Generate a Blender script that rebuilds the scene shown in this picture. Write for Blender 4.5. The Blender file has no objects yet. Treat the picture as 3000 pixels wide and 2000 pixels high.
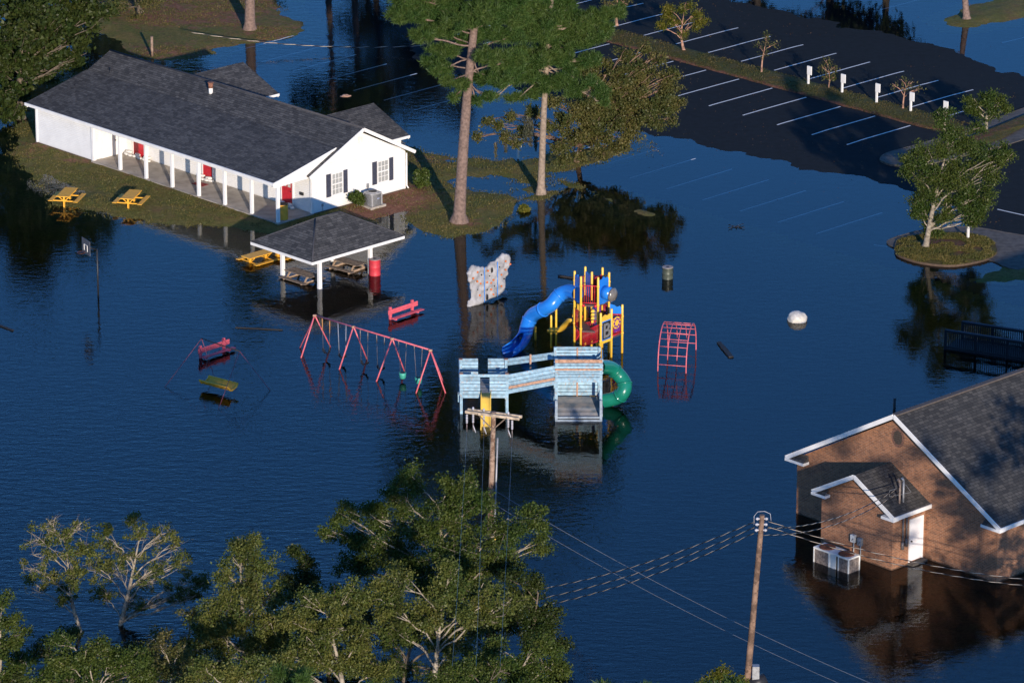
import bpy, math, random
import numpy as np
from mathutils import Vector, Matrix, noise as mnoise
random.seed(7); RNG = np.random.default_rng(7)
R = math.radians
S = bpy.context.scene
COL = S.collection
# ------------------------------------------------------------------ camera, sky, sun
FPX = 14500.0; TILT = R(18.9); CAMH = 88.0
cam = bpy.data.cameras.new('camera'); camo = bpy.data.objects.new('camera', cam); COL.objects.link(camo)
camo.location = (0, 0, CAMH); camo.rotation_euler = (math.pi/2 - TILT, 0, 0)
cam.sensor_width = 36; cam.lens = 36*FPX/3000; cam.clip_start = 1; cam.clip_end = 9000
S.camera = camo
SUN_EL = R(12.6); SUN_AZ = R(-78.6)          # direction of the sun seen from the ground, in the xy plane
sd = Vector((math.cos(SUN_AZ)*math.cos(SUN_EL), math.sin(SUN_AZ)*math.cos(SUN_EL), math.sin(SUN_EL)))
sun = bpy.data.lights.new('sun', 'SUN'); sun.energy = 3.8; sun.angle = R(0.5); sun.color = (1.0, 0.86, 0.72)
suno = bpy.data.objects.new('sun', sun); COL.objects.link(suno); suno.rotation_euler = sd.to_track_quat('Z', 'Y').to_euler()
suno.location = (0, 200, 60)
W = bpy.data.worlds.new('World'); S.world = W; W.use_nodes = True
nt = W.node_tree; bg = nt.nodes['Background']; sky = nt.nodes.new('ShaderNodeTexSky')
sky.sky_type = 'NISHITA'; sky.sun_disc = False; sky.sun_elevation = SUN_EL; sky.sun_rotation = math.pi/2 - SUN_AZ
sky.air_density = 1.0; sky.dust_density = 0.0; sky.ozone_density = 8.0
nt.links.new(sky.outputs[0], bg.inputs[0]); bg.inputs[1].default_value = 0.15
S.view_settings.view_transform = 'Standard'; S.view_settings.look = 'None'
S.view_settings.exposure = 0.58; S.view_settings.gamma = 1
S.render.engine = 'CYCLES'
S.cycles.max_bounces = 6; S.cycles.transparent_max_bounces = 12

# ------------------------------------------------------------------ helpers
ct, st = math.cos(TILT), math.sin(TILT)
def ray(px, py):
    u = (px-1500)/FPX; v = (py-1000)/FPX
    return Vector((u, ct - v*st, -st - v*ct))
def gp(px, py, z=0.0):                       # photo measurement -> world point at height z
    d = ray(px, py); t = (z-CAMH)/d.z; return Vector((d.x*t, d.y*t, z))
def py_at(px, py, Y):                        # photo measurement -> world point at distance Y
    d = ray(px, py); t = Y/d.y; return Vector((d.x*t, Y, CAMH+d.z*t))
def frame(O, deg):
    a = R(deg); return Matrix.Translation(Vector(O)) @ Matrix.Rotation(a, 4, 'Z')
def tag(o, label=None, cat=None, group=None, kind=None):
    if label: o['label'] = label
    if cat: o['category'] = cat
    if group: o['group'] = group
    if kind: o['kind'] = kind
    return o
def empty(name, M, label, cat, group=None):
    o = bpy.data.objects.new(name, None); COL.objects.link(o); o.matrix_world = M
    o.empty_display_size = 0.3
    return tag(o, label, cat, group)
class MB:
    def __init__(s): s.v = []; s.f = []; s.m = []; s.sm = []
    def add(s, vs, fs, mat=0, smooth=False, M=None):
        n = len(s.v)
        for p in vs:
            p = Vector(p); s.v.append(tuple(M @ p) if M is not None else tuple(p))
        for f in fs: s.f.append([i+n for i in f]); s.m.append(mat); s.sm.append(smooth)
        return s
    def box(s, x0, x1, y0, y1, z0, z1, mat=0, M=None):
        vs = [(x,y,z) for z in (z0,z1) for y in (y0,y1) for x in (x0,x1)]
        return s.add(vs, [(0,2,3,1),(4,5,7,6),(0,1,5,4),(2,6,7,3),(0,4,6,2),(1,3,7,5)], mat, M=M)
    def beam(s, a, b, w, h, mat=0, up=(0,0,1), M=None):
        a = Vector(a); b = Vector(b); d = (b-a)
        if d.length < 1e-6: return s
        L = d.length; d.normalize(); up = Vector(up)
        x = d.cross(up)
        if x.length < 1e-4: x = d.cross(Vector((1,0,0)))
        x.normalize(); y = x.cross(d).normalized()
        vs = []
        for e in (a, b):
            for i, j in ((-1,-1),(1,-1),(1,1),(-1,1)): vs.append(e + x*(w/2*i) + y*(h/2*j))
        return s.add(vs, [(0,1,2,3),(7,6,5,4),(0,4,5,1),(1,5,6,2),(2,6,7,3),(3,7,4,0)], mat, M=M)
    def tube(s, pts, rs, n=8, mat=0, caps=True, M=None, smooth=True):
        pts = [Vector(p) for p in pts]
        if not hasattr(rs, '__len__'): rs = [rs]*len(pts)
        vs = []; px_ = None
        for i, p in enumerate(pts):
            d = (pts[min(i+1, len(pts)-1)] - pts[max(i-1, 0)])
            if d.length < 1e-7: d = Vector((0,0,1))
            d.normalize()
            if px_ is None:
                x = d.orthogonal().normalized()
            else:
                x = px_ - d*px_.dot(d)
                if x.length < 1e-5: x = d.orthogonal()
                x.normalize()
            px_ = x; y = d.cross(x)
            for k in range(n):
                a = 2*math.pi*k/n; vs.append(p + (x*math.cos(a) + y*math.sin(a))*rs[i])
        fs = []
        for i in range(len(pts)-1):
            for k in range(n):
                k2 = (k+1) % n; fs.append((i*n+k, i*n+k2, (i+1)*n+k2, (i+1)*n+k))
        s.add(vs, fs, mat, smooth, M)
        if caps:
            b = len(s.v) - len(vs)
            s.f.append([b+k for k in range(n)][::-1]); s.m.append(mat); s.sm.append(False)
            b2 = b + (len(pts)-1)*n
            s.f.append([b2+k for k in range(n)]); s.m.append(mat); s.sm.append(False)
        return s
    def cyl(s, c, r, z0, z1, n=24, mat=0, M=None, r2=None):
        return s.tube([(c[0],c[1],z0),(c[0],c[1],z1)], [r, r if r2 is None else r2], n, mat, True, M)
    def prism(s, poly, z0, z1, mat=0, M=None):          # poly xy, ccw
        n = len(poly); vs = [(x,y,z0) for x,y in poly] + [(x,y,z1) for x,y in poly]
        fs = [list(range(n))[::-1], [n+i for i in range(n)]] + [(i,(i+1)%n,n+(i+1)%n,n+i) for i in range(n)]
        return s.add(vs, fs, mat, M=M)
    def slab(s, quad, th, mat=0, M=None, down=(0,0,-1)):  # polygon in 3D thickened downwards
        n = len(quad); q = [Vector(p) for p in quad]; d = Vector(down)*th
        vs = q + [p+d for p in q]
        fs = [list(range(n)), [n+i for i in range(n)][::-1]] + [(i,n+i,n+(i+1)%n,(i+1)%n) for i in range(n)]
        return s.add(vs, fs, mat, M=M)
    def build(s, name, mats, parent=None, world=False, bevel=0):
        me = bpy.data.meshes.new(name); me.from_pydata(s.v, [], s.f)
        if not isinstance(mats, (list, tuple)): mats = [mats]
        for m in mats: me.materials.append(m)
        me.polygons.foreach_set('material_index', s.m); me.polygons.foreach_set('use_smooth', s.sm)
        me.update()
        o = bpy.data.objects.new(name, me); COL.objects.link(o)
        if parent is not None:
            if world: me.transform(inv_world(parent))
            o.parent = parent
        if bevel:
            b = o.modifiers.new('bevel', 'BEVEL'); b.width = bevel; b.segments = 2; b.limit_method = 'ANGLE'
        return o
def inv_world(o):
    M = o.matrix_basis.copy(); p = o.parent
    while p is not None: M = p.matrix_basis @ M; p = p.parent
    return M.inverted()
def copy_tree(o, parent=None):
    c = o.copy(); COL.objects.link(c)
    if parent is not None: c.parent = parent
    for ch in list(o.children): copy_tree(ch, c)
    return c
def npmesh(name, V, F, mat, parent=None, world=True, smooth=False):
    me = bpy.data.meshes.new(name); k = F.shape[1]
    me.vertices.add(len(V)); me.vertices.foreach_set('co', V.astype(np.float32).ravel())
    me.loops.add(F.size); me.loops.foreach_set('vertex_index', F.astype(np.int32).ravel())
    me.polygons.add(len(F)); me.polygons.foreach_set('loop_start', np.arange(0, F.size, k, dtype=np.int32))
    me.polygons.foreach_set('use_smooth', np.full(len(F), smooth))
    me.update(calc_edges=True); me.materials.append(mat)
    o = bpy.data.objects.new(name, me); COL.objects.link(o)
    if parent is not None:
        if world: me.transform(inv_world(parent))
        o.parent = parent
    return o

# ------------------------------------------------------------------ materials
MATS = {}
def newmat(name):
    m = bpy.data.materials.new(name); m.use_nodes = True; n = m.node_tree
    return m, n, n.nodes['Principled BSDF'], n.links
def nd(n, t, **kw):
    x = n.nodes.new(t)
    for k, v in kw.items(): setattr(x, k, v)
    return x
def mat(name, col, rough=0.6, var=0.12, scale=6.0, bump=0.0, metal=0.0, spec=0.5, col2=None, patch=None, coat=0, isl=0):
    """plain surface with two scales of noise in the colour and a fine bump"""
    m, n, b, L = newmat(name)
    tc = nd(n, 'ShaderNodeTexCoord'); no = nd(n, 'ShaderNodeTexNoise'); no.inputs['Scale'].default_value = scale; no.inputs['Detail'].default_value = 6
    L.new(tc.outputs['Object'], no.inputs['Vector'])
    cr = nd(n, 'ShaderNodeValToRGB'); L.new(no.outputs['Fac'], cr.inputs[0])
    c2 = col2 if col2 else tuple(c*(1-var*2) for c in col)
    c1 = tuple(min(1, c*(1+var)) for c in col)
    cr.color_ramp.elements[0].position = 0.3; cr.color_ramp.elements[0].color = (*c2, 1)
    cr.color_ramp.elements[1].position = 0.62; cr.color_ramp.elements[1].color = (*c1, 1)
    out = cr.outputs[0]
    if patch:                                   # worn patches (colour, threshold, scale)
        pc, th, ps = patch
        n2 = nd(n, 'ShaderNodeTexNoise'); n2.inputs['Scale'].default_value = ps; n2.inputs['Detail'].default_value = 8; n2.inputs['Roughness'].default_value = 0.7
        L.new(tc.outputs['Object'], n2.inputs['Vector'])
        r2 = nd(n, 'ShaderNodeValToRGB'); L.new(n2.outputs['Fac'], r2.inputs[0])
        r2.color_ramp.elements[0].position = th; r2.color_ramp.elements[0].color = (0,0,0,1)
        r2.color_ramp.elements[1].position = th+0.05; r2.color_ramp.elements[1].color = (1,1,1,1)
        mx = nd(n, 'ShaderNodeMix', data_type='RGBA'); L.new(r2.outputs[0], mx.inputs[0]); L.new(out, mx.inputs[6]); mx.inputs[7].default_value = (*pc, 1)
        out = mx.outputs[2]
    if isl:                                     # every board its own tone
        ge = nd(n, 'ShaderNodeNewGeometry'); mr = nd(n, 'ShaderNodeMapRange'); mr.inputs[3].default_value = 1-isl; mr.inputs[4].default_value = 1+isl*.35; L.new(ge.outputs['Random Per Island'], mr.inputs[0])
        mv = nd(n, 'ShaderNodeVectorMath', operation='SCALE'); L.new(out, mv.inputs[0]); L.new(mr.outputs[0], mv.inputs['Scale']); out = mv.outputs[0]
    L.new(out, b.inputs['Base Color']); b.inputs['Roughness'].default_value = rough; b.inputs['Metallic'].default_value = metal
    b.inputs['Specular IOR Level'].default_value = spec; b.inputs['Coat Weight'].default_value = coat
    if bump:
        n3 = nd(n, 'ShaderNodeTexNoise'); n3.inputs['Scale'].default_value = scale*4; n3.inputs['Detail'].default_value = 4
        L.new(tc.outputs['Object'], n3.inputs['Vector'])
        bp = nd(n, 'ShaderNodeBump'); bp.inputs['Strength'].default_value = 0.6; bp.inputs['Distance'].default_value = bump
        L.new(n3.outputs['Fac'], bp.inputs['Height']); L.new(bp.outputs[0], b.inputs['Normal'])
    MATS[name] = m; return m
def mathn(n, op, a, b=None):
    x = nd(n, 'ShaderNodeMath', operation=op)
    for i, q in enumerate((a, b)):
        if q is None: continue
        if isinstance(q, (int, float)): x.inputs[i].default_value = q
        else: n.links.new(q, x.inputs[i])
    return x.outputs[0]
def siding(name, col, pitch=0.115):
    m, n, b, L = newmat(name)
    tc = nd(n, 'ShaderNodeTexCoord'); sp = nd(n, 'ShaderNodeSeparateXYZ'); L.new(tc.outputs['Object'], sp.inputs[0])
    fr = mathn(n, 'FRACT', mathn(n, 'DIVIDE', sp.outputs[2], pitch))
    bp = nd(n, 'ShaderNodeBump', invert=True); bp.inputs['Strength'].default_value = 1.0; bp.inputs['Distance'].default_value = 0.035
    L.new(fr, bp.inputs['Height']); L.new(bp.outputs[0], b.inputs['Normal'])
    no = nd(n, 'ShaderNodeTexNoise'); no.inputs['Scale'].default_value = 1.3; no.inputs['Detail'].default_value = 6; L.new(tc.outputs['Object'], no.inputs['Vector'])
    cr = nd(n, 'ShaderNodeValToRGB'); L.new(no.outputs['Fac'], cr.inputs[0])
    cr.color_ramp.elements[0].position = .25; cr.color_ramp.elements[0].color = (*[c*.9 for c in col], 1)
    cr.color_ramp.elements[1].position = .6; cr.color_ramp.elements[1].color = (*col, 1)
    # grime low on the wall
    g = mathn(n, 'SUBTRACT', 1.0, mathn(n, 'MULTIPLY', sp.outputs[2], 3.2)); g = nd(n, 'ShaderNodeClamp') if False else g
    mx = nd(n, 'ShaderNodeMix', data_type='RGBA'); mx.clamp_factor = True
    L.new(mathn(n, 'MULTIPLY', g, .45), mx.inputs[0]); L.new(cr.outputs[0], mx.inputs[6]); mx.inputs[7].default_value = (.42,.36,.27,1)
    L.new(mx.outputs[2], b.inputs['Base Color']); b.inputs['Roughness'].default_value = .55
    return m
def shingle(name, axis, c1, c2, row=0.17, wid=0.4):
    m, n, b, L = newmat(name)
    tc = nd(n, 'ShaderNodeTexCoord'); sp = nd(n, 'ShaderNodeSeparateXYZ'); L.new(tc.outputs['Object'], sp.inputs[0])
    cb = nd(n, 'ShaderNodeCombineXYZ'); L.new(sp.outputs[0 if axis == 'x' else 1], cb.inputs[0])
    L.new(mathn(n, 'MULTIPLY', sp.outputs[1 if axis == 'x' else 0], 1.12), cb.inputs[1])
    br = nd(n, 'ShaderNodeTexBrick'); L.new(cb.outputs[0], br.inputs['Vector'])
    br.inputs['Scale'].default_value = 1; br.inputs['Brick Width'].default_value = wid; br.inputs['Row Height'].default_value = row
    br.inputs['Mortar Size'].default_value = .012; br.inputs['Mortar Smooth'].default_value = .3; br.inputs['Bias'].default_value = 0
    br.offset = .37; br.squash = .7; br.squash_frequency = 3
    br.inputs['Color1'].default_value = (*c1,1); br.inputs['Color2'].default_value = (*c2,1); br.inputs['Mortar'].default_value = (*[c*.35 for c in c2],1)
    no = nd(n, 'ShaderNodeTexNoise'); no.inputs['Scale'].default_value = .8; no.inputs['Detail'].default_value = 8; L.new(tc.outputs['Object'], no.inputs['Vector'])
    mx = nd(n, 'ShaderNodeMix', data_type='RGBA', blend_type='MULTIPLY'); mx.inputs[0].default_value = .55
    cr = nd(n, 'ShaderNodeValToRGB'); L.new(no.outputs['Fac'], cr.inputs[0]); cr.color_ramp.elements[0].position = .3; cr.color_ramp.elements[0].color = (.45,.45,.47,1); cr.color_ramp.elements[1].position = .65
    L.new(br.outputs[0], mx.inputs[6]); L.new(cr.outputs[0], mx.inputs[7]); L.new(mx.outputs[2], b.inputs['Base Color'])
    b.inputs['Roughness'].default_value = .85
    bp = nd(n, 'ShaderNodeBump', invert=True); bp.inputs['Strength'].default_value = .8; bp.inputs['Distance'].default_value = .02
    L.new(br.outputs['Fac'], bp.inputs['Height']); L.new(bp.outputs[0], b.inputs['Normal'])
    return m
def brickmat(name):
    m, n, b, L = newmat(name)
    tc = nd(n, 'ShaderNodeTexCoord'); sp = nd(n, 'ShaderNodeSeparateXYZ'); L.new(tc.outputs['Object'], sp.inputs[0])
    xy = mathn(n, 'ADD', sp.outputs[0], sp.outputs[1]); z = sp.outputs[2]
    def br(a, c, w, h):
        cb = nd(n, 'ShaderNodeCombineXYZ'); L.new(a, cb.inputs[0]); L.new(c, cb.inputs[1])
        t = nd(n, 'ShaderNodeTexBrick'); L.new(cb.outputs[0], t.inputs['Vector']); t.inputs['Scale'].default_value = 1
        t.inputs['Brick Width'].default_value = w; t.inputs['Row Height'].default_value = h; t.inputs['Mortar Size'].default_value = .008
        t.inputs['Mortar Smooth'].default_value = .2; t.inputs['Bias'].default_value = -.25
        t.inputs['Color1'].default_value = (.35,.145,.066,1); t.inputs['Color2'].default_value = (.16,.07,.04,1); t.inputs['Mortar'].default_value = (.37,.27,.19,1)
        return t
    a = br(xy, z, .24, .083); c = br(z, xy, .24, .083); c.offset = 0
    band = mathn(n, 'MULTIPLY', mathn(n, 'GREATER_THAN', z, .22), mathn(n, 'LESS_THAN', z, .44))
    mx = nd(n, 'ShaderNodeMix', data_type='RGBA'); L.new(band, mx.inputs[0]); L.new(a.outputs[0], mx.inputs[6]); L.new(c.outputs[0], mx.inputs[7])
    no = nd(n, 'ShaderNodeTexNoise'); no.inputs['Scale'].default_value = 5; no.inputs['Detail'].default_value = 8; L.new(tc.outputs['Object'], no.inputs['Vector'])
    cr = nd(n, 'ShaderNodeValToRGB'); L.new(no.outputs['Fac'], cr.inputs[0]); cr.color_ramp.elements[0].position = .3; cr.color_ramp.elements[0].color = (.6,.6,.6,1); cr.color_ramp.elements[1].position = .6
    m2 = nd(n, 'ShaderNodeMix', data_type='RGBA', blend_type='MULTIPLY'); m2.inputs[0].default_value = .8; L.new(mx.outputs[2], m2.inputs[6]); L.new(cr.outputs[0], m2.inputs[7])
    m3 = nd(n, 'ShaderNodeMix', data_type='RGBA'); L.new(mathn(n, 'MULTIPLY', mathn(n, 'LESS_THAN', mathn(n, 'ADD', z, mathn(n, 'MULTIPLY', no.outputs['Fac'], .12)), .14), .75), m3.inputs[0]); L.new(m2.outputs[2], m3.inputs[6]); m3.inputs[7].default_value = (.05,.03,.018,1)
    L.new(m3.outputs[2], b.inputs['Base Color']); b.inputs['Roughness'].default_value = .85
    bp = nd(n, 'ShaderNodeBump', invert=True); bp.inputs['Strength'].default_value = .6; bp.inputs['Distance'].default_value = .008
    L.new(a.outputs['Fac'], bp.inputs['Height']); L.new(bp.outputs[0], b.inputs['Normal'])
    return m
def leafmat(name, c1, c2, c3, trans=.25):
    m = bpy.data.materials.new(name); m.use_nodes = True; n = m.node_tree; L = n.links; n.nodes.clear()
    ge = nd(n, 'ShaderNodeNewGeometry'); cr = nd(n, 'ShaderNodeValToRGB'); L.new(ge.outputs['Random Per Island'], cr.inputs[0])
    cr.color_ramp.elements[0].color = (*c1,1); cr.color_ramp.elements[1].color = (*c3,1); e = cr.color_ramp.elements.new(.5); e.color = (*c2,1)
    tc = nd(n, 'ShaderNodeTexCoord'); no = nd(n, 'ShaderNodeTexNoise'); no.inputs['Scale'].default_value = .55; no.inputs['Detail'].default_value = 3; L.new(tc.outputs['Object'], no.inputs['Vector'])
    c4 = nd(n, 'ShaderNodeValToRGB'); L.new(no.outputs['Fac'], c4.inputs[0]); c4.color_ramp.elements[0].position = .35; c4.color_ramp.elements[0].color = (.62,.75,.62,1); c4.color_ramp.elements[1].position = .65; c4.color_ramp.elements[1].color = (1.12,1.0,.85,1)
    mx = nd(n, 'ShaderNodeMix', data_type='RGBA', blend_type='MULTIPLY'); mx.inputs[0].default_value = 1; L.new(cr.outputs[0], mx.inputs[6]); L.new(c4.outputs[0], mx.inputs[7])
    d = nd(n, 'ShaderNodeBsdfDiffuse'); t = nd(n, 'ShaderNodeBsdfTranslucent'); ms = nd(n, 'ShaderNodeMixShader'); ms.inputs[0].default_value = trans
    g = nd(n, 'ShaderNodeBsdfGlossy'); g.inputs['Roughness'].default_value = .45; g.inputs[0].default_value = (1,1,1,1)
    L.new(mx.outputs[2], d.inputs[0]); L.new(mx.outputs[2], t.inputs[0]); L.new(d.outputs[0], ms.inputs[1]); L.new(t.outputs[0], ms.inputs[2])
    m2 = nd(n, 'ShaderNodeMixShader'); m2.inputs[0].default_value = .012; L.new(ms.outputs[0], m2.inputs[1]); L.new(g.outputs[0], m2.inputs[2])
    o = nd(n, 'ShaderNodeOutputMaterial'); L.new(m2.outputs[0], o.inputs[0])
    return m
def watermat():
    m = bpy.data.materials.new('flood_water'); m.use_nodes = True; n = m.node_tree; L = n.links; n.nodes.clear()
    tc = nd(n, 'ShaderNodeTexCoord')
    def wave(scale, rot, sx, det):
        mp = nd(n, 'ShaderNodeMapping'); mp.inputs['Rotation'].default_value = (0,0,R(rot)); mp.inputs['Scale'].default_value = (sx,1,1); L.new(tc.outputs['Object'], mp.inputs['Vector'])
        t = nd(n, 'ShaderNodeTexNoise'); t.inputs['Scale'].default_value = scale; t.inputs['Detail'].default_value = det; t.inputs['Roughness'].default_value = .5; L.new(mp.outputs[0], t.inputs['Vector'])
        return t.outputs['Fac']
    w = mathn(n, 'ADD', mathn(n, 'MULTIPLY', wave(2.3, 12, .45, 3), .62), mathn(n, 'MULTIPLY', wave(5.5, -20, .5, 2), .28))
    big = wave(.035, 30, .8, 2)
    cr = nd(n, 'ShaderNodeValToRGB'); L.new(big, cr.inputs[0]); cr.color_ramp.elements[0].position = .35; cr.color_ramp.elements[0].color = (.55,.55,.55,1); cr.color_ramp.elements[1].position = .65
    # calmer towards the far lot, more ruffled near the camera
    sp = nd(n, 'ShaderNodeSeparateXYZ'); L.new(tc.outputs['Object'], sp.inputs[0])
    mr = nd(n, 'ShaderNodeMapRange'); mr.inputs[1].default_value = 215; mr.inputs[2].default_value = 275; mr.inputs[3].default_value = 1.3; mr.inputs[4].default_value = .36; L.new(sp.outputs[1], mr.inputs[0])
    mr2 = nd(n, 'ShaderNodeMapRange'); mr2.inputs[1].default_value = -12; mr2.inputs[2].default_value = 8; mr2.inputs[3].default_value = 1.2; mr2.inputs[4].default_value = .42; L.new(sp.outputs[0], mr2.inputs[0])
    h = mathn(n, 'MULTIPLY', mathn(n, 'MULTIPLY', mathn(n, 'MULTIPLY', w, cr.outputs[0]), mr.outputs[0]), mr2.outputs[0])
    bp = nd(n, 'ShaderNodeBump'); bp.inputs['Strength'].default_value = 1; bp.inputs['Distance'].default_value = .047; L.new(h, bp.inputs['Height'])
    fr = nd(n, 'ShaderNodeFresnel'); fr.inputs[0].default_value = 1.333; L.new(bp.outputs[0], fr.inputs[1])
    gl = nd(n, 'ShaderNodeBsdfGlossy'); gl.inputs['Roughness'].default_value = .03; L.new(bp.outputs[0], gl.inputs['Normal'])
    tr = nd(n, 'ShaderNodeBsdfTransparent'); tr.inputs[0].default_value = (.93,.93,.93,1)
    ms = nd(n, 'ShaderNodeMixShader'); L.new(fr.outputs[0], ms.inputs[0]); L.new(tr.outputs[0], ms.inputs[1]); L.new(gl.outputs[0], ms.inputs[2])
    va = nd(n, 'ShaderNodeVolumeAbsorption'); va.inputs[0].default_value = (.42,.27,.12,1); va.inputs[1].default_value = 1.0
    o = nd(n, 'ShaderNodeOutputMaterial'); L.new(ms.outputs[0], o.inputs[0]); L.new(va.outputs[0], o.inputs[1])
    return m
def groundmat(name='turf_and_mulch', k=1.0):
    m, n, b, L = newmat(name)
    tc = nd(n, 'ShaderNodeTexCoord')
    def no(s, d, r=.55):
        t = nd(n, 'ShaderNodeTexNoise'); t.inputs['Scale'].default_value = s; t.inputs['Detail'].default_value = d; t.inputs['Roughness'].default_value = r; L.new(tc.outputs['Object'], t.inputs['Vector']); return t.outputs['Fac']
    def ramp(src, stops):
        c = nd(n, 'ShaderNodeValToRGB'); L.new(src, c.inputs[0]); el = c.color_ramp.elements
        el[0].position = stops[0][0]; el[0].color = (*stops[0][1],1); el[1].position = stops[-1][0]; el[1].color = (*stops[-1][1],1)
        for p, q in stops[1:-1]: e = el.new(p); e.color = (*q,1)
        return c.outputs[0]
    g = ramp(no(.6, 9, .65), [(.28,(.17,.105,.05)),(.42,(.15,.125,.042)),(.55,(.115,.115,.032)),(.7,(.12,.14,.036))])
    gf = ramp(no(5, 8, .85), [(.3,(.3,.3,.25)),(.68,(1.7,1.6,1.4))])
    mg = nd(n, 'ShaderNodeMix', data_type='RGBA', blend_type='MULTIPLY'); mg.inputs[0].default_value = 1; L.new(g, mg.inputs[6]); L.new(gf, mg.inputs[7])
    mu = ramp(no(5, 9, .75), [(.3,(.09,.042,.026)),(.5,(.22,.095,.058)),(.72,(.36,.2,.12))])
    at = nd(n, 'ShaderNodeAttribute'); at.attribute_name = 'mulch'
    f = mathn(n, 'ADD', at.outputs['Fac'], mathn(n, 'MULTIPLY', mathn(n, 'SUBTRACT', no(1.6, 7, .7), .5), 1.6))
    fr = nd(n, 'ShaderNodeMapRange'); fr.inputs[1].default_value = .35; fr.inputs[2].default_value = .65; L.new(f, fr.inputs[0])
    mx = nd(n, 'ShaderNodeMix', data_type='RGBA'); L.new(fr.outputs[0], mx.inputs[0]); L.new(mg.outputs[2], mx.inputs[6]); L.new(mu, mx.inputs[7])
    mv = nd(n, 'ShaderNodeVectorMath', operation='SCALE'); L.new(mx.outputs[2], mv.inputs[0]); mv.inputs['Scale'].default_value = k
    L.new(mv.outputs[0], b.inputs['Base Color']); b.inputs['Roughness'].default_value = .9; b.inputs['Specular IOR Level'].default_value = .2
    bp = nd(n, 'ShaderNodeBump'); bp.inputs['Strength'].default_value = .9; bp.inputs['Distance'].default_value = .08; L.new(no(11, 6, .7), bp.inputs['Height']); L.new(bp.outputs[0], b.inputs['Normal'])
    return m
M_WATER = watermat(); M_GROUND = groundmat(); M_TURF = groundmat('clipped_turf', .62)
M_SIDING = siding('white_siding', (.80,.79,.76)); M_WHITE = mat('white_trim', (.80,.79,.76), .5, .04, 2)
M_SHX = shingle('grey_shingles_a', 'x', (.105,.103,.100), (.038,.038,.039)); M_SHY = shingle('grey_shingles_b', 'y', (.105,.103,.100), (.038,.038,.039))
M_SHB = shingle('brown_grey_shingles', 'y', (.08,.076,.07), (.03,.03,.03), .17, .36); M_SHBX = shingle('brown_grey_shingles_x', 'x', (.115,.108,.1), (.058,.055,.053), .15, .33)
M_BRICK = brickmat('red_brick'); M_ASPH = mat('asphalt', (.0115,.0155,.0195), .92, .10, 2.2, 0, spec=.15, patch=((.026,.025,.024), .70, 5))
M_PAVE = mat('worn_pavement', (.095,.085,.075), .9, .2, 2.5, .01); M_KERB = mat('kerb_concrete', (.10,.085,.07), .85, .2, 4)
M_LINE = mat('line_paint', (.80,.80,.78), .7, .08, 8, patch=((.25,.25,.25), .62, 11))
M_CONC = mat('porch_concrete', (.36,.32,.27), .8, .12, 1.6, patch=((.24,.2,.16), .63, 2.2))
M_RED = mat('red_paint', (.50,.018,.03), .45, .1, 4); M_DRED = mat('dark_red', (.2,.02,.02), .8)
M_DARK = mat('dark_metal', (.02,.02,.022), .5); M_SHUT = mat('slate_shutter', (.045,.05,.075), .6)
M_GLASS = mat('window_pane', (.34,.35,.34), .08, .05, 1); M_BLIND = mat('window_blind', (.5,.5,.47), .5)
M_YEL = mat('yellow_paint', (.80,.40,.035), .5, .08, 5, patch=((.4,.24,.05), .7, 8)); M_YPL = mat('yellow_plastic', (.85,.56,.09), .35, .05, 3)
M_POST = mat('yellow_post_paint', (.82,.50,.055), .35, .05, 3)
M_WOOD = mat('weathered_wood', (.21,.16,.12), .85, .25, 7, .004, isl=.35); M_DWOOD = mat('dark_wet_wood', (.018,.016,.017), .7, .3, 7, .01)
M_BLUEW = mat('worn_light_blue_paint', (.27,.43,.54), .75, .16, 5, .004, patch=((.34,.34,.34), .56, 7), isl=.3)
M_DECK = mat('grey_blue_deck', (.24,.225,.21), .8, .3, 2.2, .004, col2=(.12,.17,.21), isl=.45); M_BARE = mat('bare_pinkish_wood', (.42,.25,.17), .8, .2, 7, patch=((.3,.36,.42), .62, 6), isl=.2)
M_BLUE = mat('blue_plastic', (.018,.20,.68), .28, .06, 1.2, coat=.3); M_GREEN = mat('green_plastic', (.008,.17,.115), .28, .08, 1.2, coat=.3)
M_REDP = mat('red_coated_metal', (.55,.022,.04), .35, .06, 3); M_PURP = mat('purple_plastic', (.14,.03,.24), .4)
M_PINK = mat('faded_pink_paint', (.62,.13,.16), .5, .12, 5, patch=((.5,.34,.28), .6, 11)); M_PINKB = mat('faded_pink_bench', (.62,.10,.13), .55, .1, 4)
M_CLIMB = mat('climbing_panel_grey', (.33,.33,.34), .85, .15, 3, .02); M_ORANGE = mat('orange_hold', (.62,.15,.03), .6)
M_STRIPE = mat('blue_seam', (.08,.25,.65), .5); M_GREYP = mat('grey_plastic', (.32,.32,.33), .5)
M_GPAN = mat('grey_panel_relief', (.17,.175,.175), .6); M_CHAIN = mat('chain_metal', (.22,.18,.17), .5, metal=.3)
M_SEATG = mat('green_bucket_seat', (.05,.34,.26), .5); M_RUB = mat('black_rubber', (.012,.012,.014), .6)
M_POLE = mat('pole_wood', (.27,.19,.14), .85, .3, 3, .01, patch=((.14,.08,.05), .5, 2.5)); M_POLE2 = mat('dark_pole_wood', (.20,.125,.085), .9, .3, 3, .01, patch=((.10,.06,.04), .5, 2.5))
M_INS = mat('grey_porcelain', (.42,.42,.45), .35)
M_CABLE = mat('black_cable', (.012,.012,.013), .5); M_MESS = mat('bare_aluminium_wire', (.55,.47,.38), .4, metal=.2)
M_GALV = mat('galvanised', (.30,.31,.32), .5, .15, 6, metal=.3); M_ACW = mat('ac_cream_casing', (.70,.69,.64), .5, .06, 3, patch=((.4,.33,.25), .7, 6))
M_FIN = mat('ac_fins', (.20,.165,.145), .7, .3, 9); M_RUST = mat('rusted_fan_guard', (.16,.05,.02), .8, .4, 12); M_ACG = mat('ac_grey_casing', (.33,.33,.33), .5)
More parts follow.
